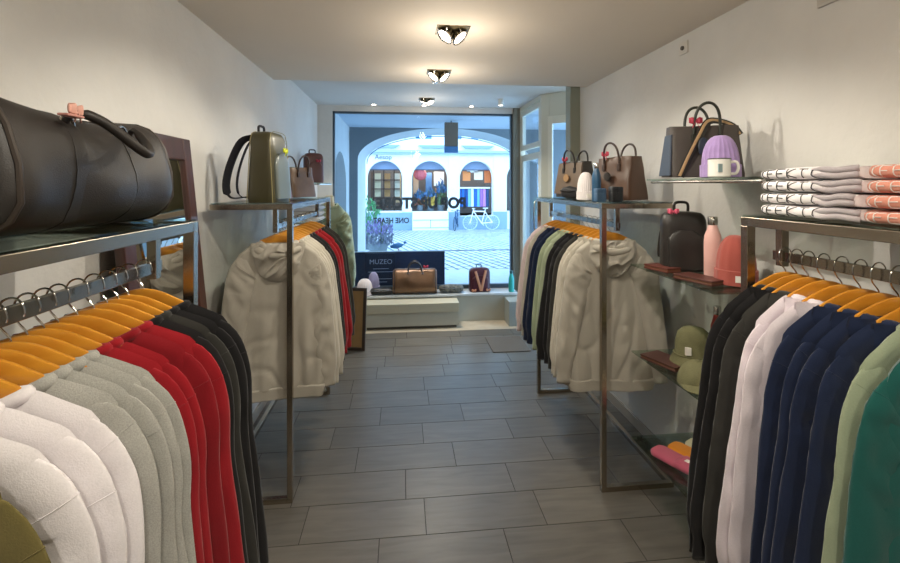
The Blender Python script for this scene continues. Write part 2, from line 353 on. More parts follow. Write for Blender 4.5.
for k, c in enumerate(rc):
    x = 2.75+k*.148
    b = MB(); b.loft([sring(0, 0, z, rx, .05*s_, 3, 12) for z, rx, s_ in ((0, .05, .5), (-.05, .07, 1), (-.3, .068, 1), (-.85, .072, 1))])
    o = b.build('jersey', mat('jersey_'+c, c, .8), loc=(x, 21.55, 1.47)); o.rotation_euler.z = .2
    tag(o, 'blue and violet jerseys hanging in the right shop window across the street', 'jersey', 'jerseys in the window across the street')
b = MB(); 
o = thing('paper_lantern', 'round red paper ball hanging in the middle arched shop window', 'lantern', (.85, 21.55, 2.15))
prof = [(.001, -.28)]+[(.3*math.sin(PI*k/14), -.28*math.cos(PI*k/14)) for k in range(1, 14)]+[(.001, .28)]
MB().lathe(prof, 26, None, .04, 13).build('shade', mat('lantern_red', '#c2595c', .7), o); MB().tube([(0, 0, .28), (0, 0, .6)], .01).build('cord', framem, o)
ORNS = []
for i, (x, r, h_, c, lb) in enumerate(((1.35, .3, 1.0, '#c9a64a', 'yellow flowering display plant low in the middle arched window'), (1.85, .28, 1.3, '#5d7350', 'green display plant at right in the middle arched window'), (.85, .25, .9, '#8a5a48', 'rust coloured display plant at left in the middle arched window'))):
    ORNS.append((x, r, h_, c, lb))
# bicycles
def bicycle(name, label, loc, rz, m, tm, sc=1):
    t = thing(name, label, 'bicycle', loc, rz); t.scale = (sc,)*3
    def wheel(x):
        b = MB(); b.tube([(x+.33*math.cos(2*PI*k/36), 0, .34+.33*math.sin(2*PI*k/36)) for k in range(36)], .016, 8, closed=True); o = b.build('wheel', tm, t)
        s_ = MB()
        for k in range(14): s_.tube([(x, 0, .34), (x+.32*math.cos(2*PI*k/14), 0, .34+.32*math.sin(2*PI*k/14))], .003, 4)
        s_.build('spokes', m, o)
    wheel(-.52); wheel(.52)
    b = MB(); bb = (.02, 0, .3); hd = (-.36, 0, .86); se = (.17, 0, .84)
    for a, c in ((bb, hd), (bb, se), (hd, se), (bb, (.52, 0, .34)), (se, (.52, 0, .34)), ((-.35, 0, .95), (-.52, 0, .34)), (se, (.2, 0, .98))): b.tube([a, c], .022, 8)
    b.build('frame', m, t)
    MB().tube(smooth_path([(-.33, -.22, .98), (-.40, -.1, .97), (-.35, 0, .95), (-.40, .1, .97), (-.33, .22, .98)], 12), .014).build('handlebar', m, t)
    MB().loft([sring(.2+.0, 0, z, rx, ry, 3, 14) for z, rx, ry in ((.97, .08, .04), (.99, .13, .065), (1.01, .13, .06))]).build('saddle', m, t)
    MB().tube([(.02, -.05, .3), (.12, -.05, .2)], .012).build('crank', m, t)
wm = mat('bike_white', '#f4f6f6', .4)
bicycle('bicycle', 'white bicycle parked below the right arched window across the street', (3.62, 20.65, zst(20.65)), R(3), wm, mat('bike_tyre_pale', '#c9d4da', .6))
bicycle('bicycle', 'dark blue bicycle seen end on beside the white bicycle', (2.5, 20.7, zst(20.7)), R(72), mat('bike_blue', '#1d4e78', .4), mat('bike_tyre', '#1e3040', .7), .92)
# planting on the street, left
def bush(name, label, loc, r, h, mleaf, mstem, n=420, seed=1, flower=None):
    t = thing(name, label, 'plant', loc); rn = random.Random(seed); b = MB(); s_ = MB(); fl = MB()
    for k in range(n):
        a = rn.random()*2*PI; rr = r*math.sqrt(rn.random()); z = h*(.25+.75*rn.random()*(1-.35*rr/r)); x, y = rr*math.cos(a), rr*math.sin(a)
        M = Matrix.Translation((x, y, z)) @ Matrix.Rotation(rn.random()*6.28, 4, 'Z') @ Matrix.Rotation(rn.random()*1.4-.7, 4, 'X'); q = (.035+.03*rn.random())*(1 if 'plant' not in name else 1.8)
        (fl if flower and z > h*.55 else b).add([(0, 0, -q), (q*.4, .006, 0), (0, 0, q), (-q*.4, .006, 0)], [(0, 1, 2, 3)], M)
    for k in range(14):
        a = rn.random()*2*PI; s_.tube([(0, 0, 0), (r*.8*math.cos(a), r*.8*math.sin(a), h*.85)], .006, 5)
    b.build('foliage', mleaf, t); s_.build('stem', mstem, t)
    if flower: fl.build('flowers', flower, t)
    MB().lathe([(0, 0), (r*.5, 0), (r*.65, .28), (r*.6, .28), (0, .24)], 20).build('pot', mat('pot_grey', '#6f7a80', .8), t)
lf = mat('leaf_green', '#4f8f5c', .7); stm = mat('stem_green', '#5a6b45', .8)
bush('lavender_bush', 'bushy violet lavender in a pot outside left of the arch', (-.62, 12.0, zst(12)), .42, 1.0, mat('leaf_lilac', '#6f7585', .8), stm, 700, 3, mat('lavender', '#77719a', .8))
bush('potted_shrub', 'bright green potted shrub behind the lavender outside', (-.95, 13.2, zst(13.2)), .35, 1.55, lf, stm, 600, 5)
for k, (x, r, h_, c, lb) in enumerate(ORNS): bush('display_plant', lb, (x, 21.75, .41), r, h_*1.2, mat('orn_'+c, c, .8), stm, 260, 20+k, mat('orn_blue', '#4a6f95', .8))
for x in (-.8, 1.3, 3.4):
    ld = bpy.data.lights.new('shop_fill', 'POINT'); ld.energy = 70; ld.color = (1, .85, .7); ld.shadow_soft_size = .2  # unseen point lights added to brighten the shop interiors
    lo = bpy.data.objects.new('shop_fill', ld); COL.objects.link(lo); lo.location = (x, 21.9, 2.6)
# pigeon
pg = thing('pigeon', 'small blue grey pigeon on the cobbles outside', 'bird', (-.12, 12.3, zst(12.3)), R(8))
rings = []
for k in range(13):
    u = k/12; x = -.2+.4*u; r = .07*math.sin(PI*min(1, u*1.05+.02))**.7+.004
    rings.append([(x, r*.8*math.cos(2*PI*j/14), .15+.05*u+r*math.sin(2*PI*j/14)) for j in range(14)])
MB().loft(rings).build('body', mat('pigeon_blue', '#2b5677', .7), pg)
b = MB(); b.lathe([(.001, -.04), (.035, -.02), (.04, 0), (.03, .03), (.001, .045)], 14, Matrix.Translation((.2, 0, .25))); b.tube([(.23, 0, .25), (.27, 0, .24)], lambda t_: .01*(1-t_)+.002); b.build('head', mat('pigeon_blue', '#2b5677', .7), pg)
for s_ in (-1, 1): MB().tube([(.02, s_*.03, .12), (.02, s_*.03, 0)], .006, 6).build('leg', mat('pigeon_leg', '#a3545a', .7), pg)
# hanging sign box in arcade, panel for the dark window reflection and chalkboard
t = thing('hanging_sign', 'brown and black sign box hanging under the arcade ceiling', 'sign', (.80, 7.4, 2.70))
bx('board', -.11, .11, -.04, .04, -.42, -.03, mat('sign_brown', '#6b5a4a', .5), t, .004); bx('lower_board', -.11, .11, -.045, .045, -.52, -.422, mat('sign_blue', '#3f6f9a', .5), t, .003)
MB().tube([(0, 0, 0), (0, 0, -.04)], .01).build('bracket', framem, t)
t = thing('reflection_panel', 'dark blue panel standing in for the reflection low in the left window', 'reflection', (-.08, 5.98, -.03))  # dark panel added in place of a reflection in the window glass
bx('panel', -.64, .64, -.012, .012, .02, .82, mat('reflection_blue', '#2b3a52', .35, var=.1, vscale=3), t, .003); bx('panel_foot', -.6, -.5, -.08, .08, 0, .02, framem, t); bx('panel_foot', .5, .6, -.08, .08, 0, .02, framem, t)
t = thing('chalkboard', 'dark chalkboard menu sign with faint writing behind window display', 'sign', (-.27, 5.925, -.03), 0, rx=0)
bx('board', -.20, .18, -.012, .012, 0.36, .80, mat('chalk_dark', '#1e2a3e', .6), t, .003)
bx('board_stand', -.03, .03, -.01, .01, 0, .36, framem, t)
text_obj('lettering', 'MUZEO', .085, mat('chalk', '#aab6c6', .8), t, (0, -.0135, .69), (PI/2, 0, 0), 0, .0005)
b = MB()
for k, (z, w_) in enumerate(((.60, .10), (.56, .16), (.47, .14), (.43, .08))): b.box(-w_, w_, -.0145, -.012, z, z+.006)
b.build('chalk_line', mat('chalk', '#aab6c6', .8), t)
# ------------------------------------------------------------------ ceiling spots
lampglow = emis('lamp_glow', '#fff1dc', 14)
boxm = mat('fixture_box', '#75684c', .45, .6)
SPOTP = 35
def spot_fixture(x, y, zc, label, targets, power):
    t = thing('ceiling_spotlight', label, 'spotlight', (x, y, zc), 0, 'twin ceiling spotlights')
    b = MB(); b.box(-.09, .09, -.075, -.07, -.003, 0); b.box(-.09, .09, .07, .075, -.003, 0); b.box(-.09, -.085, -.075, .075, -.003, 0); b.box(.085, .09, -.075, .075, -.003, 0); b.box(-.085, .085, -.07, .07, -.0025, -.001)
    b.build('mounting_frame', boxm, t, False)
    for sx, tg in zip((-1, 1), targets):
        c = Vector((sx*.038, sx*.010, -.034)); dirv = (Vector(tg)-(Vector((x, y, zc))+c)).normalized()
        q = dirv.to_track_quat('-Z', 'Y').to_matrix().to_4x4(); M = Matrix.Translation(c) @ q
        h = MB().lathe([(.018, .045), (.02, .04), (.036, .018), (.046, 0), (.05, -.006), (.05, -.012), (.044, -.012), (.040, -.004), (.001, -.001)], 28, M).build('lamp_head', CHROME, t)
        MB().lathe([(.001, -.005), (.038, -.005), (.038, -.007), (.001, -.008)], 24, M).build('lamp_lens', lampglow, h)
        MB().tube(smooth_path([c+Vector((0, -.055, 0)), c+Vector((0, -.058, .03)), Vector((sx*.03, 0, 0))], 8), .004, 6).build('yoke', CHROME, h)
        ld = bpy.data.lights.new('spot_beam', 'SPOT'); ld.energy = power; ld.spot_size = R(82); ld.spot_blend = .6; ld.shadow_soft_size = .014; ld.color = (1, .935, .80)
        lo = bpy.data.objects.new('spot_beam', ld); COL.objects.link(lo); lo.parent = t; lo.location = c+dirv*.02; lo.rotation_euler = dirv.to_track_quat('-Z', 'Y').to_euler()
_sf = spot_fixture
def spot_fixture(x, y, zc, label, targets, power):
    _sf(x, y, zc, label, targets, power)
    ld = bpy.data.lights.new('added_spill', 'POINT'); ld.energy = min(power, SPOTP)*(.20 if y < YS else .10); ld.color = (1, .895, .73); ld.shadow_soft_size = .05  # extra fill point added under each fixture to brighten ceiling and walls
    lo = bpy.data.objects.new('added_spill', ld); COL.objects.link(lo); lo.location = (x, y, zc-.30)
names = {2.48: 'large twin ceiling spotlight nearest the camera', 3.41: 'middle twin ceiling spotlight of the row', 5.18: 'farthest twin ceiling spotlight near the window'}
for y in (2.48, 3.41, 5.18):
    zc = ZC if y < YS else ZC2
    if y > 5: spot_fixture(.28, y, zc, names[y], [(-.6, 5.3, .4), (1.2, 4.2, .5)], SPOTP*2.4)
    else: spot_fixture(.275, y, zc, names[y], [(-1.0, y-.45, .95), (1.55, y-.55, .95)], SPOTP)
for y in (1.35, .35, -.9):
    spot_fixture(.28, y, ZC, 'twin ceiling spotlight above the camera end of the shop', [(-.9, y+.7, .95), (1.42, y+.7, .95)], SPOTP)
t = thing('smoke_detector', 'tiny round detector on the ceiling behind the middle spotlight', 'detector', (.27, 3.70, ZC)); MB().lathe([(.001, -.02), (.02, -.018), (.028, -.006), (.028, 0), (.001, 0)], 20).build('housing', CHROME, t)
t = thing('surface_downlight', 'small cylindrical white downlight on the ceiling by the entrance door', 'downlight', (1.12, 5.1, ZC2))
MB().lathe([(.022, -.07), (.03, -.075), (.03, 0), (.001, 0)], 20).build('housing', mat('downlight_white', '#d8d6d0', .4), t); MB().lathe([(.001, -.068), (.022, -.068), (.022, -.072), (.001, -.072)], 18).build('lens', lampglow, t)
for i, x in enumerate((-.34, .27, .86)):
    t = thing('recessed_downlight', 'small recessed downlight above the window, ' + ('leftmost', 'middle', 'rightmost')[i] + ' of three', 'downlight', (x, 5.60, ZC2), 0, 'window downlights')
    MB().lathe([(.024, -.004), (.035, -.004), (.035, 0), (.001, 0)], 20).build('trim_ring', CHROME, t); MB().lathe([(.001, -.003), (.024, -.003), (.024, -.006), (.001, -.006)], 18).build('lens', lampglow, t)
    ld = bpy.data.lights.new('downlight_beam', 'SPOT'); ld.energy = 24; ld.spot_size = R(70); ld.spot_blend = .6; ld.color = (1, .9, .8); ld.shadow_soft_size = .02
    lo = bpy.data.objects.new('downlight_beam', ld); COL.objects.link(lo); lo.parent = t; lo.location = (0, 0, -.02)
# ------------------------------------------------------------------ racks
def bar(b, x0, x1, y0, y1, z0, z1): b.box(min(x0, x1), max(x0, x1), min(y0, y1), max(y0, y1), z0, z1)
def rack(label, xf, xb, y0, y1, xr, ztop=1.55):
    """xf aisle-side x, xb wall-side x, xr rail x"""
    t = thing('garment_rack', label, 'rack', (0, 0, 0)); q = .028; s_ = 1 if xb > xf else -1
    for y in (y0, y1-q):
        b = MB(); bar(b, xf, xf+s_*q, y, y+q, 0, ztop-q); b.build('post', STEEL, t, False, bevel=.0015)
    b = MB()
    for y in (y0, y1-q): bar(b, xf, xb, y, y+q, ztop-q, ztop)
    bar(b, xf, xf+s_*q, y0+q, y1-q, ztop-q, ztop); bar(b, xb-s_*q, xb, y0+q, y1-q, ztop-q, ztop)
    b.build('top_frame', STEEL, t, False, bevel=.0015)
    b = MB()
    for y in (y0, y1-q): bar(b, xf+s_*q, xb, y, y+q, 0, q)
    bar(b, xb-s_*q, xb, y0+q, y1-q, 0, q); b.build('floor_frame', STEEL, t, False, bevel=.0015)
    b = MB(); b.box(min(xf, xb)+.004, max(xf, xb)-.004, y0+.004, y1-.004, ztop, ztop+.006); b.build('glass_shelf', GLASS, t, False)
    b = MB(); bar(b, xr-.006, xr+.006, y0+.012, y1-.012, 1.415, 1.445)
    b.build('hanging_rail', mat('rail_steel', '#a59c90', .22, 1), t, False, bevel=.001)
    for y in (y0+.03, y1-.055):
        b = MB(); bar(b, xr-.012, xr+.012, y, y+.025, 1.40, ztop-q+.001); b.build('rail_dropper', STEEL, t, False, bevel=.0015)
    # cross piece carrying the dropper
    for y in (y0+.03, y1-.055):
        b = MB(); bar(b, xf+s_*q, xb-s_*q, y, y+.02, ztop-q, ztop-.002); b.build('cross_bar', STEEL, t, False)
    return t
rack('steel garment rack nearest the camera on the left wall', -.565, -.975, .02, 1.335, -.66)
rack('steel garment rack on the left wall beyond the mirror', -.565, -.975, 2.43, 3.69, -.66)
rack('steel garment rack nearest the camera on the right wall', 1.065, 1.475, .02, 1.335, 1.17)
rack('steel garment rack on the right wall beyond the glass shelves', 1.065, 1.475, 2.34, 3.53, 1.17)
TOPZ = 1.556
# ------------------------------------------------------------------ hangers and garments (origin = rail centre line)
def make_hanger_meshes():
    b = MB(); rings = []
    for i in range(33):
        u = -1+2*i/32; x = u*.168; a = abs(u)
        zt = interp([(0, -.045), (.1, -.0465), (.2, -.050), (.3, -.056), (.4, -.064), (.55, -.076), (.667, -.088), (.85, -.115), (1, -.142)], a)
        h = (.046-.020*min(1, a*1.3)) if a < .95 else .016
        yy = 0
        rings.append([(x, yy+w_*(.0075-.0052*a), zt-h/2+v_*h/2) for w_, v_ in ((-1, -.6), (-1, .6), (-.6, .93), (0, 1), (.6, .93), (1, .6), (1, -.6), (.6, -.95), (0, -1), (-.6, -.95))])
    b.loft(rings); body = b
    h = MB(); P = [(0, 0, -.06), (0, 0, -.045), (-.004, 0, -.036), (-.018, 0, -.018), (-.022, 0, .004), (-.014, 0, .022), (0, 0, .0285), (.014, 0, .022), (.0205, 0, .006), (.019, 0, -.004)]
    h.tube(smooth_path(P, 28), .0018, 7)
    return body, h
HB, HH = make_hanger_meshes()
hanger_proto = None
def hanger(x, y, rz, label, group):
    global hanger_proto
    if hanger_proto is None:
        t = thing('clothes_hanger', label, 'hanger', (x, y, 1.43), rz, group)
        HB.build('hanger_body', WOODH, t); HH.build('hook', CHROME, t); hanger_proto = t; return t
    t = hanger_proto.copy(); COL.objects.link(t)
    for c in hanger_proto.children:
        d_ = c.copy(); COL.objects.link(d_); d_.parent = t
    t.location = (x, y, 1.43); t.rotation_euler.z = rz; t['label'] = label; t['group'] = group
    return t
def garment(x, y, rz, m, label, group, kind='sweatshirt', T=.013, Lg=.93, seed=0, hi=False, sleeve_y=0, wid=1.0, rib=None, zo=1.43, sq=0):
    t = thing(kind, label, 'hoodie' if kind == 'hoodie' else 'sweatshirt', (x, y, zo), rz, group)
    rn = random.Random(seed*7+3); NC, NR = (64, 56) if hi else (36, 34); rib = rib or m
    ph = rn.random()*20
    def W(v): return wid*(interp([(0, .205), (.12, .222), (.3, .232), (1, .238)], v)+.004*math.sin(v*5+ph))
    def ztop(x_):
        a = abs(x_)/wid
        if a < .112: return -.122+.030*(a/.112)**2
        return -.084-(.060-.026*sq)*((a-.112)/.082)**1.15 if a < .194 else -.144+.026*sq-.040*(a-.194)/.03
    def foldy(x_, v): 
        A = (.003+.011*v)*(T/.013)**.6*(.95 if hi else 1.1); rg = 1-2*abs(nz(x_*8+v*1.5+ph, v*2.2, ph+9))
        return A*(nz(x_*9+ph, v*1.6, ph)+.55*nz(x_*22+ph, v*2.5, ph+5)+.75*rg**3+.55*max(0, 1-5*abs(nz(x_*5+v*3.2+ph, v*3.4-x_*4, ph+21))))
    b = MB(); vs = []; fs = []
    Lh = Lg-.055
    for side in (-1, 1):
        k0 = len(vs)
        for j in range(NR+1):
            v = j/NR
            for i in range(NC+1):
                c = -1+2*i/NC; x_ = c*W(v); zt = ztop(x_)
                if side == 1 and abs(x_)/wid < .112: zt += .02*(1-(x_/wid/.112)**2)
                z = zt+(-Lh-zt)*v**1.15
                th = T*(1-abs(c)**5)**.5*(1 if abs(x_)/wid < .08 else min(1, (v/.035))**.5)
                vs.append((x_, side*th+foldy(x_, v), z))
        for j in range(NR):
            for i in range(NC):
                a = k0+j*(NC+1)+i; q = (a, a+1, a+NC+2, a+NC+1); fs.append(q if side == 1 else q[::-1])
    b.add(vs, fs)
    b.build('torso', m, t, ang=180)
    # ribbed hem
    r_ = []
    for z, k in ((-Lh+.008, 1.02), (-Lh-.002, 1.03), (-Lh-.05, .985), (-Lh-.055, .96)):
        r_.append([(px, py+foldy(px, 1)*.9, pz) for px, py, pz in sring(0, 0, z, W(1)*k, T*1.08+.001, 5, 44)])
    MB().loft(r_).build('hem_band', rib, t, ang=180)
    # sleeves
    for s_ in (-1, 1):
        sl = MB(); rings = []; n = 44 if hi else 36
        sdir = rn.choice((-1, -1, 1)); sw = rn.uniform(-.014, .014); bend = rn.uniform(-.6, .6)
        P = smooth_path([((.120+.012*sq)*wid, 0, -.210+.022*sq), ((.158+.014*sq)*wid, 0, -.230+.022*sq), ((.186+.012*sq)*wid, 0, -.29+.01*sq), (.206*wid, 0, -.40), ((.232+sw*.5)*wid, 0, -.56), ((.256+sw)*wid, 0, -.73), ((.268+sw)*wid, 0, -.885)], n)
        for k, p_ in enumerate(P):
            u = k/n; tg = (P[min(k+1, n)]-P[max(k-1, 0)]).normalized(); nr = Vector((tg.z, 0, -tg.x)); nr = -nr
            hw = interp([(0, .035), (.05, .062), (.12, .080), (.3, .076), (.6, .066), (.88, .054), (.92, .040), (1, .038)], u)
            tt = interp([(0, T*.3), (.10, T*.85), (.2, T*1.1), (.5, T*1.3), (.92, T*1.1), (.93, T*.85), (1, T*.8)], u)
            wr = 1+.014*nz(u*11+ph, s_*3, ph)*(u > .1)*(u < .92)
            yo = (sdir*T*.55)*min(1, u*3)+.006*bend*math.sin(u*4)*(T/.013)**.5
            ring = []
            for j in range(26):
                a = 2*PI*j/26; cx = math.copysign(abs(math.cos(a))**.9, math.cos(a)); sy = math.copysign(abs(math.sin(a))**1.15, math.sin(a))
                q = p_+nr*hw*wr*cx; rg = 1-2*abs(nz(q.x*14+u*3, u*11+q.x*9, ph+s_)); r2 = max(0, 1-6*abs(nz(q.x*7-u*4+ph, u*9+q.x*16, ph*2+s_))); yy = yo+tt*sy*(.72+(.5 if hi else .6)*rg**3+.45*nz(q.x*25, u*18, ph+s_)+(.10 if hi else .22)*r2*min(1, u*6))+(.006 if hi else .004)*nz(q.x*10, u*9, ph+3+s_)*min(1, u*4)
                ring.append((s_*q.x, yy, q.z))
            rings.append(ring if s_ == 1 else ring[::-1])
        so = sl.loft(rings).build('sleeve', m, t, ang=180)
        k1 = int(n*rn.uniform(.17, .26)); R1 = [Vector(q) for q in rings[k1]]; c1 = sum(R1, Vector())/len(R1)
        MB().tube([c1+(q-c1)*1.002 for q in R1], .0009 if not hi else .0018, 6, closed=True).build('armhole_seam', m, so, ang=180)
    # neck
    if kind == 'sweatshirt':
        P = []
        for k in range(28):
            a = 2*PI*k/28; xx = .110*wid*math.cos(a); yy = -T*1.0*math.sin(a)
            P.append((xx, yy, -.088-.030*(1-(math.cos(a))**2)*(1 if math.sin(a) > 0 else .35)))
        MB().tube(P, .009, 8, closed=True, flat=1.3).build('collar', rib, t, ang=180)
    else:
        hb = MB(); vs = []; fs = []; C2, R2 = (44, 44) if hi else (20, 20); big = 1.15 if hi else .75
        for side in (0, 1):
            k0 = len(vs)
            for j in range(R2+1):
                v = j/R2; wv = wid*(.130*(1-v**2.4)**.5+.004)*(1+.05*math.sin(v*9+ph))
                for i in range(C2+1):
                    c = -1+2*i/C2; bulge = (math.cos(c*PI/2)**.55)*(math.sin(PI*min(1, .12+v*.88))**.6)
                    yy = -T*.9-(.046*big*bulge+.014*big*bulge*math.sin(v*9+c*3+ph)+.030*bulge*big*(1-2*abs(nz(c*1.6+ph+v, v*3.2+c*.8, ph)))**3) if side == 0 else -T*.55
                    vs.append((c*wv, yy, -.088-(.21 if hi else .17)*v))
            for j in range(R2):
                for i in range(C2):
                    a = k0+j*(C2+1)+i; q = (a, a+1, a+C2+2, a+C2+1); fs.append(q[::-1] if side == 1 else q)
        hb.add(vs, fs)
        ho = hb.build('hood', m, t, ang=180)
        rb = MB()
        for k, (dz, ry, rad) in enumerate(((0, 1.0, .016), (-.022, 1.35, .018))):
            P = []
            for q in range(32):
                a = 2*PI*q/32; xx = (.090+.018*k)*wid*math.cos(a); yy = -T*.2-T*ry*math.sin(a)*1.0*(1+big) if math.sin(a) > 0 else -T*.2-T*.8*math.sin(a)
                P.append((xx, yy, -.095+dz-.03*(1 if math.sin(a) > 0 else .2)*math.sin(a)**2+.004*nz(q*.7, k, ph)))
            rb.tube(P, lambda u_: rad*(1+.12*math.sin(u_*19+k)) * (1.0 if not hi else 1.15), 10, closed=True)
        rb.build('hood_roll', m, ho, ang=180)
    return t
white = fab('cloth_white', '#eae5e8'); lilac = fab('cloth_lilac', '#ddd3da')
greym = fab('cloth_grey_marl', '#a3a29c', '#b6b5af', 500); red = fab('cloth_red', '#9c1b25'); redd = fab('cloth_dark_red', '#8a1620')
black = fab('cloth_black', '#1b1a1c'); charc = fab('cloth_charcoal', '#33322f'); oat = fab('cloth_oatmeal', '#aba599', '#b6b0a5', 500); cream = fab('cloth_cream', '#bdb7aa')
sage = fab('cloth_sage', '#9fab90'); navy = fab('cloth_navy', '#1c2743'); teal = fab('cloth_teal', '#1c5a55'); olive = fab('cloth_olive', '#6b6138')
pink = fab('cloth_pale_pink', '#dccbcd')
ORD = ['nearest', 'second', 'third', 'fourth', 'fifth', 'sixth']
def hang_row(place, xr, items, rzf, sleeve=0, sqv=0):
    """items: (Y, material, colour words, kind, T, rz, hi)"""
    cnt = {}
    for it in items: cnt[it[2]] = cnt.get(it[2], 0)+1
    seen = {}
    nh = len(items)
    for i, (y, m, cw, kind, T, rz, hi) in enumerate(items):
        k = seen.get(cw, 0); seen[cw] = k+1
        if cnt[cw] == 1: lb = cw
        elif k == cnt[cw]-1: lb = 'farthest '+cw
        elif k == 0: lb = 'nearest '+cw
        else: lb = ORD[k]+' '+cw+' from the camera'
        lb += ', '+place.replace('the ', '')
        garment(xr, y, rz, m, lb, 'clothes hanging on '+place, kind, T, .93, i+int(abs(xr)*100)+int(y*10), hi, sleeve, 1.0, None, 1.43, sqv)
        hanger(xr, y, rz, 'wooden hanger carrying '+lb, 'wooden hangers on '+place)
SW, HD = 'sweatshirt', 'hoodie'
LF = [(.56, olive, 'olive green sweatshirt', SW, .012, .05, 0)]
LF += [(y, white, 'white sweatshirt', SW, .013, r, 0) for y, r in ((.625, .06), (.68, .04), (.735, .02))]
LF += [(y, greym, 'grey marl sweatshirt', SW, .012, r, 0) for y, r in ((.778, .03), (.812, .02), (.846, .04), (.88, .03))]
LF += [(y, m, 'dark red sweatshirt', SW, .013, r, 0) for y, m, r in ((.918, red, .02), (.953, red, .0), (1.005, redd, .07), (1.055, red, .05))]
LF += [(y, m, 'black sweatshirt', SW, .013, r, 0) for y, m, r in ((1.10, black, .03), (1.14, charc, .02), (1.18, black, .02), (1.245, black, -.04))]
hang_row('the near left rack', -.66, LF, 0, 0, 1)
LM = [(2.53, oat, 'big oatmeal hoodie', HD, .024, .10, 1)]
LM += [(y, cream, 'cream sweatshirt', SW, .019, .02, 0) for y in (2.60, 2.66, 2.715, 2.775)]
LM += [(y, black, 'black sweatshirt', SW, .02, .0, 0) for y in (2.86, 2.94)]
LM += [(y, red, 'red sweatshirt', SW, .022, .0, 0) for y in (3.05, 3.17)]
LM += [(y, charc, 'charcoal sweatshirt', SW, .02, .0, 0) for y in (3.30, 3.42)]
hang_row('the far left rack', -.66, LM, 0)
RM = [(2.45, oat, 'big oatmeal hoodie', HD, .024, -.10, 1)]
RM += [(y, cream, 'cream hoodie', HD, .018, .0, 0) for y in (2.53, 2.595)]
RM += [(y, m, 'charcoal black hoodie', HD, .019, .0, 0) for y, m in ((2.67, charc), (2.745, black), (2.82, black))]
RM += [(y, sage, 'sage green hoodie', HD, .02, .0, 0) for y in (2.905, 2.99)]
RM += [(y, navy, 'navy hoodie', HD, .021, .0, 0) for y in (3.085, 3.18)]
RM += [(3.27, cream, 'off white hoodie', HD, .02, 0, 0), (3.36, pink, 'pale pink hoodie', HD, .02, 0, 0)]
hang_row('the far right rack', 1.17, RM, 0)
RF = [(.80, teal, 'teal green sweatshirt', SW, .018, -.04, 0), (.862, sage, 'pale sage sweatshirt', SW, .013, -.02, 0)]
RF += [(y, navy, 'navy hoodie', HD, .014, r, 0) for y, r in ((.912, -.05), (.96, -.04), (1.005, -.03), (1.05, -.05))]
RF += [(y, lilac, 'lilac white hoodie', HD, .015, r, 0) for y, r in ((1.10, -.05), (1.152, -.02))]
RF += [(y, m, 'black hoodie', HD, .013, r, 0) for y, m, r in ((1.20, charc, -.03), (1.24, black, -.03), (1.28, black, .0))]
hang_row('the near right rack', 1.17, RF, 0)
# ------------------------------------------------------------------ mirror leaning on left wall
mh = 1.87; tilt = math.atan((.985-.80)/mh)
t = thing('leaning_mirror', 'tall mirror in a mahogany frame leaning on the left wall', 'mirror', (-.80, 1.66, 0), 0, ry=-tilt)
mah = mat('mahogany', '#33180f', .4, color2='#442017', vscale=5, stretch=(6, 6, 1), coat=.3)
b = MB(); b.box(-.035, 0, 0, .07, 0, mh); b.box(-.035, 0, .51, .58, 0, mh); b.box(-.035, 0, .07, .51, 0, .09); b.box(-.035, 0, .07, .51, mh-.10, mh)
b.build('mirror_frame', mah, t, False, bevel=.004); bx('mirror_glass', -.022, -.014, .065, .515, .085, mh-.095, mat('mirror_silver', '#dfe0dd', .02, 1), t)
# ------------------------------------------------------------------ bags
def arc_handle(p0, p1, h, r, n=20, lean=(0, 0, 0), pw=.6):
    p0 = Vector(p0); p1 = Vector(p1); out = []
    for k in range(n+1):
        a = PI*k/n; s_ = math.sin(a); u = (1-math.cos(a))/2
        out.append(p0+(p1-p0)*u+Vector((0, 0, h*s_**pw))+Vector(lean)*s_)
    return out
def bow(parent, loc, m, r=.02, rz=0, name='ribbon_bow'):
    r = r*.62
    b = MB(); M0 = Matrix.Translation(loc) @ Matrix.Rotation(rz, 4, 'Z')
    for s_ in (-1, 1):
        rings = []
        for k in range(9):
            u = k/8; w_ = r*(.25+.9*math.sin(PI*min(u, .8)/1.1)); x_ = s_*r*2.1*u
            rings.append([(x_, .25*w_*math.sin(2*PI*j/8)+.004*math.sin(u*9), w_*math.cos(2*PI*j/8)+.25*r*u) for j in range(8)])
        b.loft(rings, True, M0)
    b.lathe([(.001, -r*.4), (r*.4, 0), (.001, r*.4)], 10, M0)
    for s_ in (-1, 1): b.tube([M0 @ Vector((0, 0, 0)), M0 @ Vector((s_*r*.7, -.002, -r*1.3)), M0 @ Vector((s_*r*1.1, -.002, -r*2.3))], r*.22, 6, flat=.4)
    return b.build(name, m, parent, ang=180)
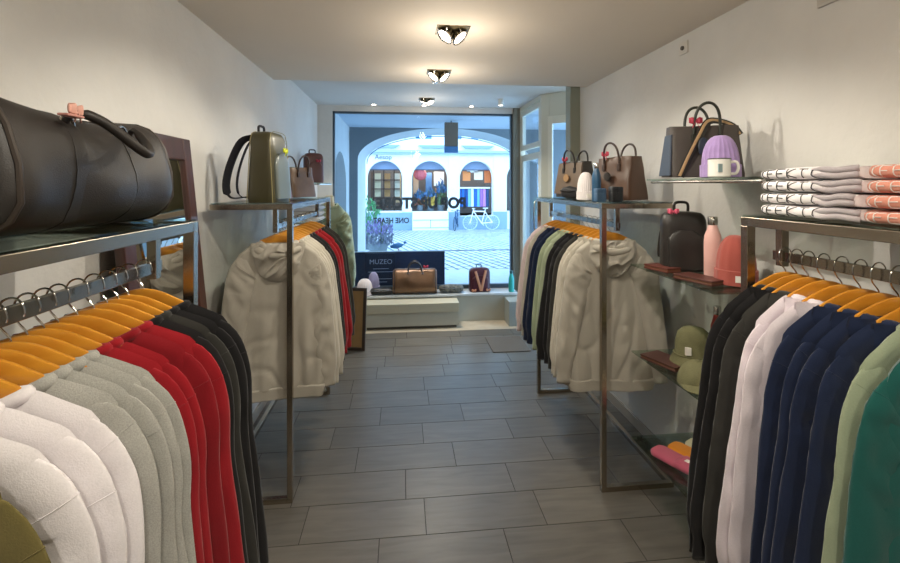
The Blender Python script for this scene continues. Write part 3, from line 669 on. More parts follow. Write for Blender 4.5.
# big duffel on near left rack: length along world Y
def duffel(name, label, loc, rz, L_, D_, H_, m, sag=.08, seamm=None, handle=None, hh=.1, hook=True, lean=.1, tagm=None, group=None, e=2.7, droop=False):
    t = thing(name, label, 'bag', loc, rz, group); n = 26; rings = []
    for k in range(n+1):
        u = -1+2*k/n; a = abs(u)
        endr = (1-max(0, (a-.80)/.20)**2.4*.16)
        sagf = 1-sag*(1-a**2)
        ring = []
        for j in range(40):
            an = 2*PI*j/40; c, s_ = math.cos(an), math.sin(an)
            yy = D_/2*endr*math.copysign(abs(c)**(2/e), c); zz = math.copysign(abs(s_)**(2/e), s_)
            f = .5+.5*zz; zc = H_*f*endr**.5*(sagf if f > .5 else 1)
            yy *= 1-(.30 if droop else .5)*max(0, f-.40)**1.3*1.3
            yy *= 1-.05*math.exp(-((a-.42)/.05)**2)*0
            q = nz(u*2.2, yy*7, zc*7)*.012*(f > .1)
            ring.append((u*L_/2+ (.0 if a < .99 else 0), yy+q, zc+max(0, q)*.5))
        rings.append(ring)
    MB().loft(rings).build('bag_body', m, t, ang=60)
    # piping at both ends, strap bands, handles, zip
    for k in (1, n-1):
        MB().tube(rings[k][::2], .0045*L_/.5+.001, 8, closed=True).build('piping', seamm or m, t)
    for ux in (-.33, .33):
        k = int((ux+1)/2*n); b = MB()
        A = [Vector(p_) for p_ in rings[k]]
        cen = Vector((A[0].x, 0, H_*.45)); w_ = .016*L_/.5
        for d0 in (0,):
            O1 = []
            for sgn in (-1, 1):
                O1.append([cen+(p_-cen)*1.008+Vector((sgn*w_, 0, 0)) for p_ in A])
            I1 = [[cen+(p_-cen)*.99+Vector((sgn*w_, 0, 0)) for p_ in A] for sgn in (1, -1)]
            b.loft([I1[1], O1[0], O1[1], I1[0]], False)
        b.build('strap_band', m, t, ang=60)
    top = H_*(1-sag*.9)
    b = MB(); b.tube([(-L_*.46+L_*.92*k/14, 0, H_*(1-sag*(1-(2*k/14-1)**2*.85))+.001) for k in range(15)], .005, 6, flat=.5); b.build('zip', seamm or m, t)
    for s_ in (-1, 1):
        P = smooth_path([(-L_*.17, s_*D_*.36, H_*.70), (-L_*.165, s_*D_*(.34+lean*.2), H_*.86), (-L_*.12, s_*D_*(.22+lean), H_*.94+hh*.6), (0, s_*D_*(.2+lean*1.6), H_*.94+hh), (L_*.12, s_*D_*(.22+lean), H_*.94+hh*.6), (L_*.165, s_*D_*(.34+lean*.2), H_*.86), (L_*.17, s_*D_*.36, H_*.70)], 30)
        if droop: P = smooth_path([(-L_*.19, s_*D_*.37, H_*.80), (-L_*.175, s_*D_*.43, H_*.885), (-L_*.12, s_*D_*.53, H_*.83), (0, s_*D_*.66, H_*.62), (L_*.12, s_*D_*.58, H_*.68), (L_*.175, s_*D_*.44, H_*.84), (L_*.19, s_*D_*.38, H_*.76)], 30)
        h = MB().tube(P, lambda u: .0095*(L_/.5)*(1.0 if .22 < u < .78 else .65), 12).build('handle', handle or m, t)
        b = MB()
        for sx in (-1, 1): b.tube([(sx*L_*.165+.018*math.cos(2*PI*q/12)*L_/.5, s_*D_*(.365), H_*.80+.018*math.sin(2*PI*q/12)*L_/.5) for q in range(12)], .003*L_/.5, 6, closed=True)
        b.build('handle_ring', CHROME, h)
    return t
dm = mat('duffel_leather', '#2b2725', .46, bump=.12, bscale=420, var=.06)
d = duffel('leather_duffel_bag', 'large black leather duffel bag on the near left rack', (-.775, 1.055, TOPZ), PI/2, .53, .33, .265, dm, .10, mat('piping_brown', '#3c342f', .45), hh=-.02, lean=.22, e=3.4, droop=True)
bow(d, (-.105, -.150, .238), mat('bow_rose', '#d9a596', .6), .016, .1)
bx('luggage_tag', -.15, -.105, -.165, -.145, .222, .227, mat('tag_pink', '#c78d83', .5), d, .002)
bx('strap_buckle', -.02, .015, -.115, -.095, .236, .250, mat('buckle', '#5b5852', .25, 1), d, .003)
# structured tote
def tote(name, label, loc, rz, L_, D_, H_, m, fold=True, hm=None, hh=.12, sep=.1, bowm=None, charm=None, side=None, facem=None):
    t = thing(name, label, 'bag', loc, rz); rings = []; n = 16
    for k in range(n+1):
        v = k/n; rx = L_/2*(1-.10*v-.02*math.sin(PI*v)); ry = D_/2*(1-.42*v); z = .006+(H_-.006)*v
        def f(x_, y_, z_, v=v):
            pinch = .22*max(0, v-.45)*math.exp(-((abs(x_)-L_/2)/(.25*L_))**2); return (x_, y_*(1-pinch)+.006*nz(x_*12, v*4, 3)*v, z_+.004*math.sin(x_*20)*v)
        rings.append(sring(0, 0, z, rx*(.985 if k == 0 else 1), ry*(.97 if k == 0 else 1), 7, 44, f))
    MB().loft(rings).build('bag_body', m, t, ang=50, bevel=0)
    if facem: 
        b = MB(); 
        for s_ in (-1,): b.add([(-L_*.47, -D_*.5-.003, .03), (L_*.47, -D_*.5-.003, .03), (L_*.42, -D_*.29-.004, H_*.97), (-L_*.42, -D_*.29-.004, H_*.97), (-L_*.47, -D_*.49+.004, .03), (L_*.47, -D_*.49+.004, .03), (L_*.42, -D_*.28+.004, H_*.97), (-L_*.42, -D_*.28+.004, H_*.97)], [(0,1,2,3), (7,6,5,4), (0,4,5,1), (2,6,7,3), (0,3,7,4), (1,5,6,2)])
        b.build('front_panel', facem, t, False)
    b = MB(); b.tube([(-L_*.43, 0, H_+.001), (L_*.43, 0, H_+.001)], .004, 6, flat=.6); b.build('zip', mat('zip_brass', '#8a7c5c', .3, 1), t)
    for s_ in (-1, 1):
        P = arc_handle((-L_*sep*2.0, s_*D_*.34, H_*.80), (L_*sep*2.0, s_*D_*.34, H_*.80), hh+H_*.2, .006, 22, (0, s_*.015, 0), .55)
        h = MB().tube(P, .0065, 10).build('handle', hm or m, t)
        for sx in (-1, 1): MB().box(sx*L_*sep*2-.012, sx*L_*sep*2+.012, s_*D_*.36-.006, s_*D_*.36+.006, H_*.68, H_*.84).build('handle_tab', hm or m, h, False, bevel=.003)
    if bowm: bow(t, (-L_*.15, -D_*.38, H_+.02), bowm, .022)
    if charm: MB().lathe([(.001, -.004), (.026, -.004), (.028, 0), (.026, .004), (.001, .004)], 20, Matrix.Translation((-L_*.02, -D_*.49, H_*.55)) @ Matrix.Rotation(PI/2, 4, 'X')).build('round_charm', charm, t)
    return t
brownl = mat('tan_brown_leather', '#4c3323', .4, bump=.08, bscale=300, var=.12); brond = mat('dark_brown_leather', '#3a2a24', .42, bump=.08, bscale=300)
taupe = mat('taupe_leather', '#776554', .42, bump=.06, bscale=200); bowr = mat('bow_red', '#b5324a', .6)
tote('leather_tote_bag', 'large brown leather tote with tall handles on the far right rack', (1.325, 2.66, TOPZ), R(-70), .30, .20, .262, brownl, hm=brond, hh=.085, bowm=bowr, charm=mat('charm_dark', '#2b2622', .5), facem=None)
tote('leather_tote_bag', 'smaller taupe and black tote at the window end of far right rack', (1.275, 3.24, TOPZ), R(-68), .28, .18, .262, mat('black_taupe_leather', '#3b3835', .42, bump=.06), hm=BLACKL, hh=.085, bowm=bowr, charm=mat('charm_tan', '#b08a5e', .5), facem=taupe)
tote('dark_tote_bag', 'large navy and brown tote bag with arched handles on upper glass shelf', (1.375, 1.965, 1.680), R(-12), .33, .15, .238, mat('dark_taupe_fabric', '#4b4440', .6, bump=.1, bscale=300), hm=mat('handle_olive', '#2b2d27', .45), hh=.10, sep=.085, bowm=bowr)
# strap lying over tote
t = bpy.data.objects['dark_tote_bag']
P = smooth_path([(-.13, -.085, .01), (-.09, -.082, .10), (-.045, -.078, .19), (.0, -.055, .255), (.06, -.03, .262), (.12, -.03, .24), (.15, -.035, .20)], 30)
MB().tube(P, .0065, 8, flat=.25, up=(0, -1, 0)).build('shoulder_strap', mat('strap_tan', '#b4946c', .6), t)
P2 = [p_+Vector((.004, .0025, -.002)) for p_ in P]; MB().tube(P2, .016, 8, flat=.12, up=(0, -1, 0)).build('strap_edge', mat('strap_black', '#23221f', .5), t)
MB().loft([sring(0, 0, z, rx, .004, 2.5, 20) for z, rx in ((-.04, .004), (-.03, .018), (0, .024), (.03, .018), (.04, .004))], True, Matrix.Translation((-.03, -.088, .14))).build('hanging_charm', mat('charm_navy', '#2b3444', .5), t)
b = MB()
b.add([(-.168, -.068, .012), (-.168, .068, .012), (-.151, .038, .2), (-.151, -.038, .2), (-.160, -.068, .012), (-.160, .068, .012), (-.143, .038, .2), (-.143, -.038, .2)], [(0,1,2,3), (7,6,5,4), (0,4,5,1), (2,6,7,3), (0,3,7,4), (1,5,6,2)])
b.build('blue_panel', mat('panel_slate', '#3b4554', .55), t, False, bevel=.002)
def backpack(name, label, loc, rz, W_, D_, H_, m, pocketm=None, strapm=None, straps=True, bowm=None, bowloc=None, pipe=None, hh=.035):
    """back at +y, front (pocket) at -y"""
    t = thing(name, label, 'backpack', loc, rz); rings = []; n = 18
    for k in range(n+1):
        v = k/n; q = max(0, (v-.80)/.20); s_ = math.sqrt(max(0.0, 1-q*q*.75)); z = H_*(v if v < .8 else .8+.2*math.sin(q*PI/2))
        base = .95 if k == 0 else 1
        rings.append(sring(0, D_*.08*q, z, W_/2*s_*base, D_/2*(1-.28*v)*(s_**.6)*base, 5, 40))
    MB().loft(rings).build('pack_body', m, t, ang=60)
    pr = []
    for k in range(11):
        v = k/10; q = max(0, (v-.7)/.3); s_ = math.sqrt(max(0.02, 1-q*q*.8)); z = H_*.05+H_*(.64)*v
        pr.append(sring(0, -D_/2*(1-.28*z/H_)+.002, z, W_*.40*s_, .016*(1-.3*q), 4, 28))
    MB().loft(pr).build('front_pocket', pocketm or m, t, ang=60)
    MB().tube(smooth_path([(-.03, D_*.25, H_*.96), (-.03, D_*.26, H_+hh*.8), (0, D_*.26, H_+hh), (.03, D_*.26, H_+hh*.8), (.03, D_*.25, H_*.96)], 16), .007, 8).build('top_handle', strapm or m, t)
    if pipe:
        for yy in (-.42, .42):
            b = MB(); P = []
            for v in [k/14 for k in range(15)]:
                q = max(0, (v-.8)/.2); s_ = math.sqrt(max(0, 1-q*q*.75)); P.append((W_/2*s_*.985, D_*yy*(1-.28*v), H_*(v if v < .8 else .8+.2*math.sin(q*PI/2))))
            P = P + [(-x_, y_, z_) for x_, y_, z_ in reversed(P)]
            b.tube(P, .0022, 6).build('piping', pipe, t)
    if straps:
        for s_ in (-1, 1):
            P = smooth_path([(s_*W_*.16, D_*.34, H_*.93), (s_*W_*.20, D_*.62+.03, H_*.86), (s_*W_*.24, D_*.5+.11, H_*.52), (s_*W_*.26, D_*.5+.13, H_*.22), (s_*W_*.27, D_*.5+.10, .025), (s_*W_*.36, D_*.5, .03)], 26)
            MB().tube(P, lambda u: .024 if u < .72 else .008, 10, flat=.28, up=(0, 1, 0)).build('shoulder_strap', strapm or m, t)
    if bowm: bow(t, bowloc or (0, -D_*.4, H_*.9), bowm, .02)
    return t
oliv = mat('olive_leather', '#444029', .35, bump=.06, bscale=200, coat=.2)
bk = backpack('olive_backpack', 'olive green backpack with black shoulder straps on the far left rack', (-.735, 2.62, TOPZ), R(80), .215, .17, .385, oliv, mat('pocket_blue_sheen', '#5d6460', .35, coat=.3), mat('strap_navy_black', '#20212a', .8), True, mat('bow_yellow', '#c3cc2e', .6), (-.02, -.105, .28), mat('pipe_gold', '#8f8458', .4))  # pocket colour holds the blue light reflected on its olive leather
backpack('black_backpack', 'black leather backpack with pink ribbon on the second glass shelf', (1.37, 2.10, 1.235), R(-18), .20, .12, .285, BLACKL, BLACKL, None, True, mat('bow_pink', '#e0607e', .6), (-.05, -.03, .285), None, .045)
backpack('patent_backpack', 'small burgundy backpack with copper ribbon in the window display', (.955, 5.58, .336), R(4), .26, .13, .29, mat('burgundy_patent', '#4e2530', .3), mat('burgundy_patent', '#4e2530', .3), mat('steel_blue', '#4d6c80', .4), False)
t = bpy.data.objects['patent_backpack']; cop = mat('copper_ribbon', '#c98a66', .4)
b = MB(); b.tube([(-.07, -.092, .26), (0, -.098, .02)], .016, 8, flat=.2, up=(0, -1, 0)); b.tube([(.06, -.092, .27), (.0, -.100, .02)], .016, 8, flat=.2, up=(0, -1, 0)); b.build('ribbon_strap', cop, t)
bow(t, (-.09, -.10, .03), cop, .022); bow(t, (.09, -.10, .03), cop, .022)
# bags far left
tote('brown_tote_bag', 'copper brown tote bag at the window end of the far left rack', (-.76, 3.42, TOPZ), R(62), .27, .16, .22, mat('copper_leather', '#56402f', .3, var=.2, bump=.05), hm=brond, hh=.085)
tote('maroon_handbag', 'small maroon handbag between olive backpack and brown tote', (-.80, 3.03, TOPZ), R(70), .2, .12, .17, mat('maroon_leather', '#6a3d42', .35), hm=brond, hh=.11)
# far wall shelf with bag
def wall_shelf(label, x0, x1, y0, y1, z, th=.008, rod=True, left=False):
    t = thing('glass_wall_shelf', label, 'shelf', (0, 0, 0)); bx('glass_plate', x0, x1, y0, y1, z-th, z, GLASS, t, .001)
    b = MB(); xw = x1 if not left else x0
    for y in (y0+.12, y1-.12):
        b.tube([(xw, y, z-th-.0065), ((x0+.02) if not left else (x1-.02), y, z-th-.0065)], .0065, 8)
    if rod: b.tube([(x0+.01 if not left else x1-.01, y0+.03, z-th-.007), (x0+.01 if not left else x1-.01, y1-.03, z-th-.007)], .0068, 8)
    b.build('shelf_bracket', CHROME, t); return t
wall_shelf('small glass shelf high on the left wall near the window', XL, -.80, 4.55, 5.35, 1.672, left=True)
backpack('brown_leather_bag', 'dark brown leather bag with red bow on small wall shelf left of window', (-.89, 4.72, 1.673), R(35), .19, .12, .30, mat('bordeaux_leather', '#5a3530', .35), None, brond, False, bowr, (.03, -.055, .22))
wall_shelf('glass wall shelf with folded clothes behind far left rack', XL, -.68, 3.86, 4.35, 1.335, left=True)
wall_shelf('upper glass shelf on the right wall holding the navy tote', 1.20, XR, 1.38, 2.13, 1.679)
wall_shelf('second glass shelf on the right wall holding the black backpack', 1.20, XR, 1.64, 2.29, 1.234, rod=False)
wall_shelf('third glass shelf on the right wall holding the green hats', 1.20, XR, 1.64, 2.28, .780, rod=False)
wall_shelf('lowest glass shelf on the right wall holding folded beanies', 1.20, XR, 1.60, 2.28, .330, rod=False)
# ------------------------------------------------------------------ small goods
def beanie(name, label, loc, r, h, m, labelm=None, rot=0, ribs=26, cuff=True):
    t = thing(name, label, 'beanie', loc, rot); n = ribs*4
    prof = [(r*.97, 0.0)]+[(r*(1.0-.02*k), h*.32*k/3) for k in range(1, 3)]+[(r*.95*math.cos(a*PI/2/8)**.75+.002, h*.3+h*.7*math.sin(a*PI/2/8)) for a in range(0, 8)]+[(.003, h)]
    MB().lathe(prof, n, None, .025, ribs).build('crown', m, t)
    if cuff: MB().lathe([(r*.98, 0), (r*1.07, .004), (r*1.07, h*.30), (r*.99, h*.31)], n, None, .02, ribs).build('cuff', m, t)
    if labelm:
        M = Matrix.Translation((0, -r*1.075, h*.16)); MB().box(-.015, .015, -.003, .003, -.013, .013, M).build('label_patch', labelm, t, False)
    return t
def bottle(name, label, loc, r, h, m, capm):
    t = thing(name, label, 'bottle', loc)
    MB().lathe([(.001, 0), (r*.92, 0), (r, .006), (r, h*.58), (r*.93, h*.68), (r*.62, h*.80), (r*.5, h*.86), (.001, h*.865)], 28).build('bottle_body', m, t)
    MB().lathe([(.001, h*.862), (r*.54, h*.862), (r*.56, h*.87), (r*.56, h*.99), (r*.5, h), (.001, h)], 24).build('bottle_cap', capm, t); return t
def wallet(name, label, loc, rz, L_, W_, H_, m, clasp=True, cat='wallet', tagm=None):
    t = thing(name, label, cat, loc, rz)
    b = MB(); b.box(-L_/2, L_/2, -W_/2, W_/2, 0, H_*.44).build('lower_cover', m, t, False, bevel=.003) if False else None
    MB().box(-L_/2, L_/2, -W_/2, W_/2, 0, H_*.36).build('lower_cover', m, t, False, bevel=.002)
    MB().box(-L_/2+.004, L_/2-.004, -W_/2+.004, W_/2-.004, H_*.36, H_*.64).build('inner_pages', mat('wallet_inner', '#7a5236', .6), t, False)
    MB().box(-L_/2, L_/2, -W_/2, W_/2, H_*.64, H_).build('upper_cover', m, t, False, bevel=.002)
    if clasp: MB().box(-.008, .008, -W_/2+.012, -W_/2+.018, H_, H_+.003).build('clasp', mat('clasp_gold', '#d8b25a', .25, 1), t, False)
    return t
# upper shelf goods
lil = fab('knit_lilac', '#a58cc0', None, 40, .05)
beanie('ribbed_beanie', 'lilac ribbed beanie in front of the navy tote', (1.325, 1.775, 1.680), .070, .178, lil, None, 0, 22)
t = thing('enamel_mug', 'white enamel mug with dark rim beside the lilac beanie', 'mug', (1.243, 1.672, 1.680))
MB().lathe([(.001, 0), (.036, 0), (.04, .004), (.04, .072), (.037, .072), (.036, .006), (.001, .005)], 32).build('cup', mat('enamel_white', '#e9e6df', .25), t)
MB().tube([(.04*math.cos(2*PI*k/32), .04*math.sin(2*PI*k/32), .0725) for k in range(32)], .0022, 6, closed=True).build('rim', mat('rim_dark', '#55524d', .4), t)
MB().tube(smooth_path([(.038, -.012, .06), (.06, -.018, .06), (.066, -.02, .038), (.058, -.018, .016), (.039, -.012, .014)], 16), .004, 8, flat=1.4).build('mug_handle', mat('enamel_white', '#e9e6df', .25), t)
MB().box(-.030, -.012, -.0375, -.033, .02, .052).build('printed_mark', mat('print_grey', '#8ea3a6', .6), t, False)
# second shelf goods
Z2 = 1.235
bt = bottle('steel_bottle', 'pale pink drinking bottle with steel cap on second glass shelf', (1.400, 1.925, Z2), .036, .272, mat('bottle_pink', '#e3b3ab', .45), CHROME)
for z in (.07, .09):
    pass
MB().tube([(.0315*math.cos(a/10-2.1), .0315*math.sin(a/10-2.1), .07+.02*math.sin(a*.9)) for a in range(0, 9)], .0012, 5).build('printed_mark', mat('print_peach', '#c9846f', .5), bt)
bt = beanie('knitted_beanie', 'salmon red beanie with white label beside the pink bottle', (1.395, 1.775, Z2), .075, .205, fab('knit_salmon', '#a5534a'), mat('label_white', '#efeae3', .7), -.5, 12)
wallet('leather_wallet', 'reddish brown wallet at the far end of second glass shelf', (1.262, 2.10, Z2), .25, .085, .15, .022, mat('wallet_red_brown', '#64332a', .4), False)
wallet('leather_wallet', 'long brown wallet at the near front corner of second glass shelf', (1.275, 1.835, Z2), .28, .10, .19, .022, mat('wallet_brown', '#55302a', .4), False)
# third shelf goods
Z3 = .781
wallet('leather_clutch', 'dark brown clutch with gold clasp beside the green hats', (1.282, 2.10, Z3), .35, .125, .20, .022, mat('clutch_brown', '#4c2f2a', .4), True, 'clutch')
khaki = mat('khaki_cotton', '#6c6a4a', .85, bump=.3, bscale=200, var=.08, vscale=20)
def bucket_hat():
    t = thing('bucket_hat', 'olive green bucket hat leaning above the green cap', 'hat', (1.385, 2.04, Z3+.001), -.3); b = MB(); n = 40
    rings = []
    for r, z in ((.112, .0), (.102, .03), (.088, .055), (.084, .065), (.080, .12), (.068, .165), (.045, .185), (.003, .192)):
        rings.append([(r*math.cos(2*PI*j/n)*(1+.03*nz(j*.3, z*20, 2)), r*.85*math.sin(2*PI*j/n), z+(.010*math.sin(2*PI*j/n*3+1) if 0 < z < .06 else 0)) for j in range(n)])
    b.loft(rings).build('hat_crown', khaki, t, ang=70)
    MB().tube([(.086*math.cos(2*PI*j/30), .073*math.sin(2*PI*j/30), .063) for j in range(30)], .004, 6, closed=True).build('hat_band', khaki, t)
    MB().box(-.055, -.03, -.070, -.058, .075, .11).build('label_patch', mat('label_white', '#efeae3', .7), t, False)
bucket_hat()
t = thing('baseball_cap', 'olive green cap with curved brim lying on third glass shelf', 'cap', (1.290, 1.865, Z3+.001), -.55); b = MB(); n = 36
rings = []
for k in range(10):
    a = k/9*PI/2; rings.append([((.085*math.cos(a)+.001)*math.cos(2*PI*j/n), (.092*math.cos(a)+.001)*math.sin(2*PI*j/n), .10*math.sin(a)*(1+.05*nz(j*.4, k*.3, 1))) for j in range(n)])
b.loft(rings).build('cap_crown', khaki, t, ang=80)
vs = []; fs = []
for side in (0, 1):
    for i in range(17):
        c = -1+i/8
        for k in range(7):
            u = k/6; x_ = .078*c*(1-.10*u); y_ = -(.085*math.sqrt(max(0, 1-(c*.9)**2)))-.075*u*math.sqrt(max(0.03, 1-c*c)); z_ = .022-.018*c*c-.004*u-side*.003+.0
            vs.append((x_, y_, z_))
for side in (0, 1):
    for i in range(16):
        for k in range(6):
            a = side*119+i*7+k; q = (a, a+1, a+8, a+7); fs.append(q if side else q[::-1])
for i in range(16): fs.append((i*7+6, i*7+13, 119+i*7+13, 119+i*7+6))
MB().add(vs, fs).build('cap_brim', khaki, t, ang=60)
bottle('steel_bottle', 'dark red drinking bottle behind the green hats on third shelf', (1.50, 2.03, Z3), .030, .29, mat('bottle_red', '#a02c22', .35), CHROME)
# lowest shelf: folded beanies
Z4 = .331
def folded_beanie(label, loc, rz, m, lb=True):
    t = thing('folded_beanie', label, 'beanie', loc, rz); rings = []
    for k in range(19):
        u = k/18; w_ = .052*(1 if u < .88 else math.sqrt(max(.3, 1-((u-.88)/.12)**2*.5))); h = .014+(.005 if u < .35 else 0)
        rings.append([(x_*(1+.03*math.cos(y_*900)), -.11+.2*u, max(0, .5+.5*y_/1.0)*h*2 if False else z_) for x_, z_, y_ in [(w_*math.copysign(abs(math.cos(a))**.6, math.cos(a)), h*(1+math.copysign(abs(math.sin(a))**.6, math.sin(a))), 0) for a in [2*PI*j/24 for j in range(24)]]])
    MB().loft(rings).build('knit_body', m, t, ang=50)
    if lb: MB().box(-.012, .012, -.085, -.065, .037, .0395).build('label_patch', mat('label_white', '#efeae3', .7), t, False)
folded_beanie('folded pink beanie at front of the lowest glass shelf', (1.285, 2.05, Z4), .45, fab('knit_pink', '#b5566c'))
folded_beanie('folded mustard orange beanie beside the pink one on lowest shelf', (1.385, 2.07, Z4), .45, fab('knit_orange', '#d0801c'))
folded_beanie('folded cream beanie beyond the orange one on lowest shelf', (1.490, 2.09, Z4), .45, fab('knit_cream', '#dcd0b4'), False)
folded_beanie('folded cream beanie at the near end of lowest glass shelf', (1.33, 1.80, Z4), .45, fab('knit_cream', '#dcd0b4'), False)
# goods on far right rack
beanie('white_beanie', 'white beanie with small badge on the far right rack', (1.150, 2.76, TOPZ), .052, .175, fab('knit_white', '#e7e0e0'), mat('label_white', '#efeae3', .7), .0, 26)
bottle('steel_bottle', 'blue drinking bottle beside white beanie on the far right rack', (1.150, 2.60, TOPZ), .026, .225, mat('bottle_blue', '#2f5575', .3), CHROME)
def ribbed_case(label, loc, r, h, m, lidm):
    t = thing('ribbed_case', label, 'case', loc)
    MB().loft([sring(0, 0, z, r*k, r*.8*k, 4, 40) for z, k in ((0, .96), (.004, 1), (h*.62, 1), (h*.63, .985))]).build('case_body', m, t)
    MB().loft([sring(0, 0, z, r*k, r*.8*k, 4, 40) for z, k in ((h*.64, .985), (h*.65, 1.01), (h*.97, 1.0), (h, .95))]).build('case_lid', lidm, t)
    b = MB()
    for k in range(7): b.tube([(-r*.85+r*1.7*k/6, -r*.8-.001, .006), (-r*.85+r*1.7*k/6, -r*.8-.001, h*.95)], .003, 5)
    b.build('case_ribs', m, t)
ribbed_case('black ribbed case beside the blue bottle on the far right rack', (1.20, 2.46, TOPZ), .034, .085, mat('case_black', '#24262a', .5), mat('case_black', '#24262a', .5))
ribbed_case('slate blue case just left of the black ribbed case', (1.125, 2.50, TOPZ), .030, .075, mat('case_blue', '#3f5c7a', .5), mat('case_blue', '#3f5c7a', .5))

# ------------------------------------------------------------------ folded sweatshirts with print
STROKES = {'(': ([[(0.55, 1.15), (.25, .8), (.15, .4), (.3, 0), (.55, -.2)]], .6), 'F': ([[(0, -.0), (0, 1), (.6, 1)], [(0, .52), (.45, .52)]], .75), 'E': ([[(.6, 1), (0, 1), (0, 0), (.6, 0)], [(0, .52), (.5, .52)]], .8),
           'K': ([[(0, 0), (0, 1)], [(.6, 1), (0, .45), (.65, 0)]], .8), 'T': ([[(0, 1), (.7, 1)], [(.35, 1), (.35, 0)]], .85), 'I': ([[(0, 0), (0, 1)]], .3)}
def folded(label, y0, y1, z0, h, m, im, printm, txt, seed, group):
    """aisle side at x=1.10, stacked on the near right rack"""
    t = thing('folded_sweatshirt', label, 'sweatshirt', (0, 0, 0), 0, group); rings = []; n = 26; xa, xb = 1.105, 1.43
    def side(u, an):
        hh = h*(.5-.0)*(1-.10*abs(2*u-1)**4)*(1+.05*nz(u*3, seed, 1)); c, s_ = math.cos(an), math.sin(an)
        xm = (xa+xb)/2; rx = (xb-xa)/2-.012*nz(u*2.5+seed, seed*3, 0)-.004-.012*max(0, (abs(2*u-1)-.8)/.2)**2
        return Vector((xm+rx*math.copysign(abs(c)**(2/7), c), y1+(y0-y1)*u, z0+h*.5+hh*math.copysign(abs(s_)**(2/3.3), s_)+.003*nz(u*4, c*2, seed)*(s_ > 0)))
    for k in range(n+1): rings.append([side(k/n, 2*PI*j/40) for j in range(40)])
    MB().loft(rings).build('folded_body', m, t, ang=70)
    # inner folded layers visible at the near part of the aisle side
    for lay in (0.26, .74):
        P = [side(.62+.38*k/10, PI)+Vector((-.0005, 0, (lay-.5)*h*.9)) for k in range(11)]
        for p_ in P: p_.z += .003*math.sin(p_.y*60+seed); p_.x += .004
        MB().tube(P, lambda u: h*.235*(.25+.75*min(1, u*3)), 8).build('folded_sleeve', im, t, ang=180)
    b = MB(); cur = .04; sc = h*.9; L_ = abs(y1-y0)
    for ch in txt:
        sts, adv = STROKES[ch]
        for s_ in sts:
            P = []
            for (ax, az), (cx, cz) in zip(s_, s_[1:]):
                for q in range(5): P.append((ax+(cx-ax)*q/5, az+(cz-az)*q/5))
            P.append(s_[-1]); W_ = []
            for px, pz in P:
                u = (cur+px*.132); f = max(-.93, min(.93, (pz-.5)*1.25))
                # angle on the aisle side (an near PI) with given height fraction
                an = PI-math.copysign(math.asin(min(1, abs(f)**(1.3))), f)
                W_.append(side(u, an)+Vector((-.0012, 0, 0)))
            b.tube(W_, .0013, 5)
        cur += adv*.150
        if cur > .78: break
    b.build('printed_lettering', printm, t, ang=180)
foldw = fab('fold_white', '#ece7e8'); foldg = fab('fold_inner_grey', '#b9b0b4'); sal = fab('fold_salmon', '#e39a86'); ink = mat('print_black', '#26242a', .7); inkw = mat('print_white', '#f0e8e4', .7)
hts = .0362
pos = ('bottom', 'second from bottom', 'third from bottom', 'topmost')
for k in range(4):
    folded('white folded sweatshirt with black outline lettering, '+pos[k]+' of its stack', 1.012+.005*(k % 2), 1.318+.003*math.sin(k*2), TOPZ+k*hts, hts, foldw, foldg, ink, '(FEKT(', k+1, 'white folded sweatshirts')
    folded('salmon pink folded sweatshirt with white lettering, '+pos[k]+' of its stack', .72, .998-.004*k, TOPZ+k*hts, hts, sal, sal, inkw, '(FEKT(', k+9, 'salmon folded sweatshirts')
def plain_fold(label, loc, L_, W_, h, m, group):
    t = thing('folded_sweater', label, 'sweater', loc, 0, group); rings = []
    for k in range(15):
        u = -1+2*k/14; e_ = 1-.12*abs(u)**5
        rings.append([(W_/2*e_*math.copysign(abs(math.cos(a))**.35, math.cos(a)), u*L_/2, h/2+h/2*e_*math.copysign(abs(math.sin(a))**.75, math.sin(a))+.002*nz(u*3, a, loc[2]*9)*(math.sin(a) > 0)) for a in [2*PI*j/28 for j in range(28)]])
    MB().loft(rings).build('folded_body', m, t, ang=70)
    MB().tube([(W_/2*.97, u*L_/2*.95, h*.5) for u in (-1, -.5, 0, .5, 1)], h*.12, 6).build('fold_edge', m, t)
for k in range(4):
    plain_fold(('white', 'light grey', 'pale blue grey', 'white')[k]+' folded sweater on the wall shelf, '+pos[k]+' of the pile', (-.82, 4.08, 1.336+k*.045), .3, .26, .045, fab('fold_'+str(k), ('#d8d6d4', '#c3c1bf', '#b5bac2', '#dedcda')[k]), 'folded sweaters behind the far left rack')
# ------------------------------------------------------------------ mannequin bust with sage sweatshirt, at left of window
t = thing('mannequin_bust', 'cream dress form on a stand left of the window', 'mannequin', (-.70, 4.50, 0))
b = MB(); b.loft([sring(0, 0, z, rx, ry, 2.3, 28) for z, rx, ry in ((.85, .02, .02), (.86, .10, .055), (1.0, .105, .055), (1.2, .11, .055), (1.33, .12, .055), (1.38, .10, .05), (1.42, .06, .045), (1.455, .05, .045), (1.54, .042, .042), (1.55, .03, .03))]); b.build('torso_form', mat('linen_cream', '#cfc5a8', .8), t)
MB().tube([(0, 0, .02), (0, 0, .87)], .014).build('stand_pole', CHROME, t); MB().lathe([(.001, 0), (.14, 0), (.14, .012), (.02, .025), (.001, .025)], 28).build('stand_base', CHROME, t)
garment(-.70, 4.50, .25, sage, 'sage green sweatshirt worn by the dress form left of window', 'clothes by the window', 'sweatshirt', .088, .66, 77, True, 0, .72, None, 1.55)
bpy.context.view_layer.update()
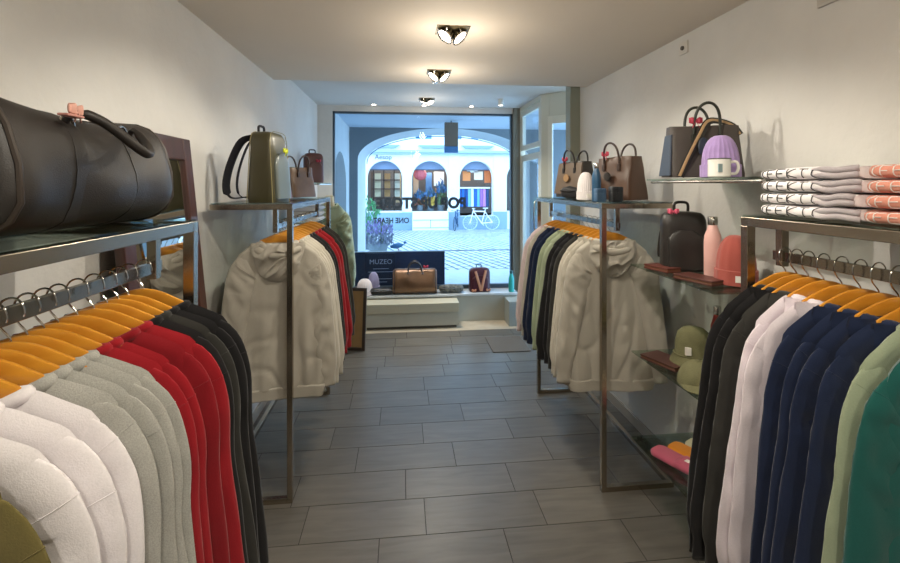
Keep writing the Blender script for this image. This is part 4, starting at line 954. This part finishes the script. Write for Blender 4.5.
# ------------------------------------------------------------------ leaning picture frame
t = thing('cork_frame', 'kraft brown board in dark frame leaning on floor at left', 'board', (-.505, 4.62, .002), R(-12), rx=R(-7))
fr = mat('frame_dark_wood', '#3b2c20', .5)
b = MB(); b.box(-.17, -.14, -.012, .012, 0, .61); b.box(.11, .14, -.012, .012, 0, .61); b.box(-.14, .11, -.012, .012, 0, .03); b.box(-.14, .11, -.012, .012, .58, .61); b.build('board_frame', fr, t, False, bevel=.002)
bx('board_panel', -.14, .11, -.004, .006, .03, .58, mat('kraft_board', '#97774c', .8, var=.08), t)
b = MB(); b.box(-.02, .01, .012, .02, .1, .5); b.build('board_back', fr, t, False)
# ------------------------------------------------------------------ window display goods
ZP = .336
beanie('window_beanie', 'white beanie at the left end of the window platform', (-.445, 5.53, ZP), .095, .19, fab('knit_offwhite', '#ddd0cc'), None, 0, 26)
beanie('window_beanie', 'lilac beanie behind the white one on window platform', (-.345, 5.63, ZP), .07, .25, fab('knit_dusk', '#8f8bab'), None, 0, 24)
def pouch(name, label, loc, L_, D_, H_, m, rz=0, flap=None):
    t = thing(name, label, 'pouch', loc, rz); rings = []
    for k in range(9):
        v = k/8; s_ = math.sqrt(max(.02, 1-(2*v-1)**4)); rings.append(sring(0, 0, H_*v, L_/2*s_, D_/2*s_*(1-.2*v), 4, 30, lambda x_, y_, z_: (x_, y_, z_*(1+.12*nz(x_*9, y_*9, 1)))))
    MB().loft(rings).build('pouch_body', m, t)
    b = MB(); b.tube([(-L_*.46, -D_*.44, H_*.66), (0, -D_*.50, H_*.6), (L_*.46, -D_*.44, H_*.66)], .005, 6); b.build('pouch_zip', flap or m, t)
pouch('black_pouch', 'black rounded pouch in front of the smaller tote', (1.135, 2.97, TOPZ), .13, .08, .085, mat('pouch_black', '#2b2b2e', .6), -.9)
pouch('black_pouch', 'flat black pouch left of the gold brown duffel in window', (-.245, 5.53, ZP), .30, .15, .085, mat('pouch_satin', '#232529', .4), .05, mat('zip_steel', '#777', .4, 1) if False else CHROME)
pouch('patterned_pouch', 'dark patterned pouch right of the gold brown duffel in window', (.60, 5.54, ZP), .30, .14, .10, mat('pouch_pattern', '#2c2d31', .6, color2='#77756a', vscale=30), .0, CHROME)
d = duffel('gold_duffel_bag', 'shiny gold brown duffel bag in the window display', (.155, 5.55, ZP), 0, .53, .22, .30, mat('gold_leather', '#735640', .3, .4, var=.2, vscale=5, bump=.05), .0, brond, handle=mat('handle_dark', '#2a2524', .4), hh=.10, lean=.0, e=2.9)
bow(d, (.13, -.07, .33), bowr, .024)
bottle('steel_bottle', 'teal drinking bottle at the right end of window platform', (1.34, 5.50, ZP), .034, .26, mat('bottle_teal', '#2aa39b', .4), mat('cap_dark_teal', '#21575c', .4))
# ------------------------------------------------------------------ daylight
wd = bpy.data.worlds.new('world'); S.world = wd; wd.use_nodes = True
bg = wd.node_tree.nodes['Background']; bg.inputs[0].default_value = (.50, .76, 1.0, 1); bg.inputs[1].default_value = 5.0
S.view_settings.view_transform = 'Standard'; S.view_settings.look = 'None'; S.view_settings.gamma = 1; S.view_settings.exposure = 0.0
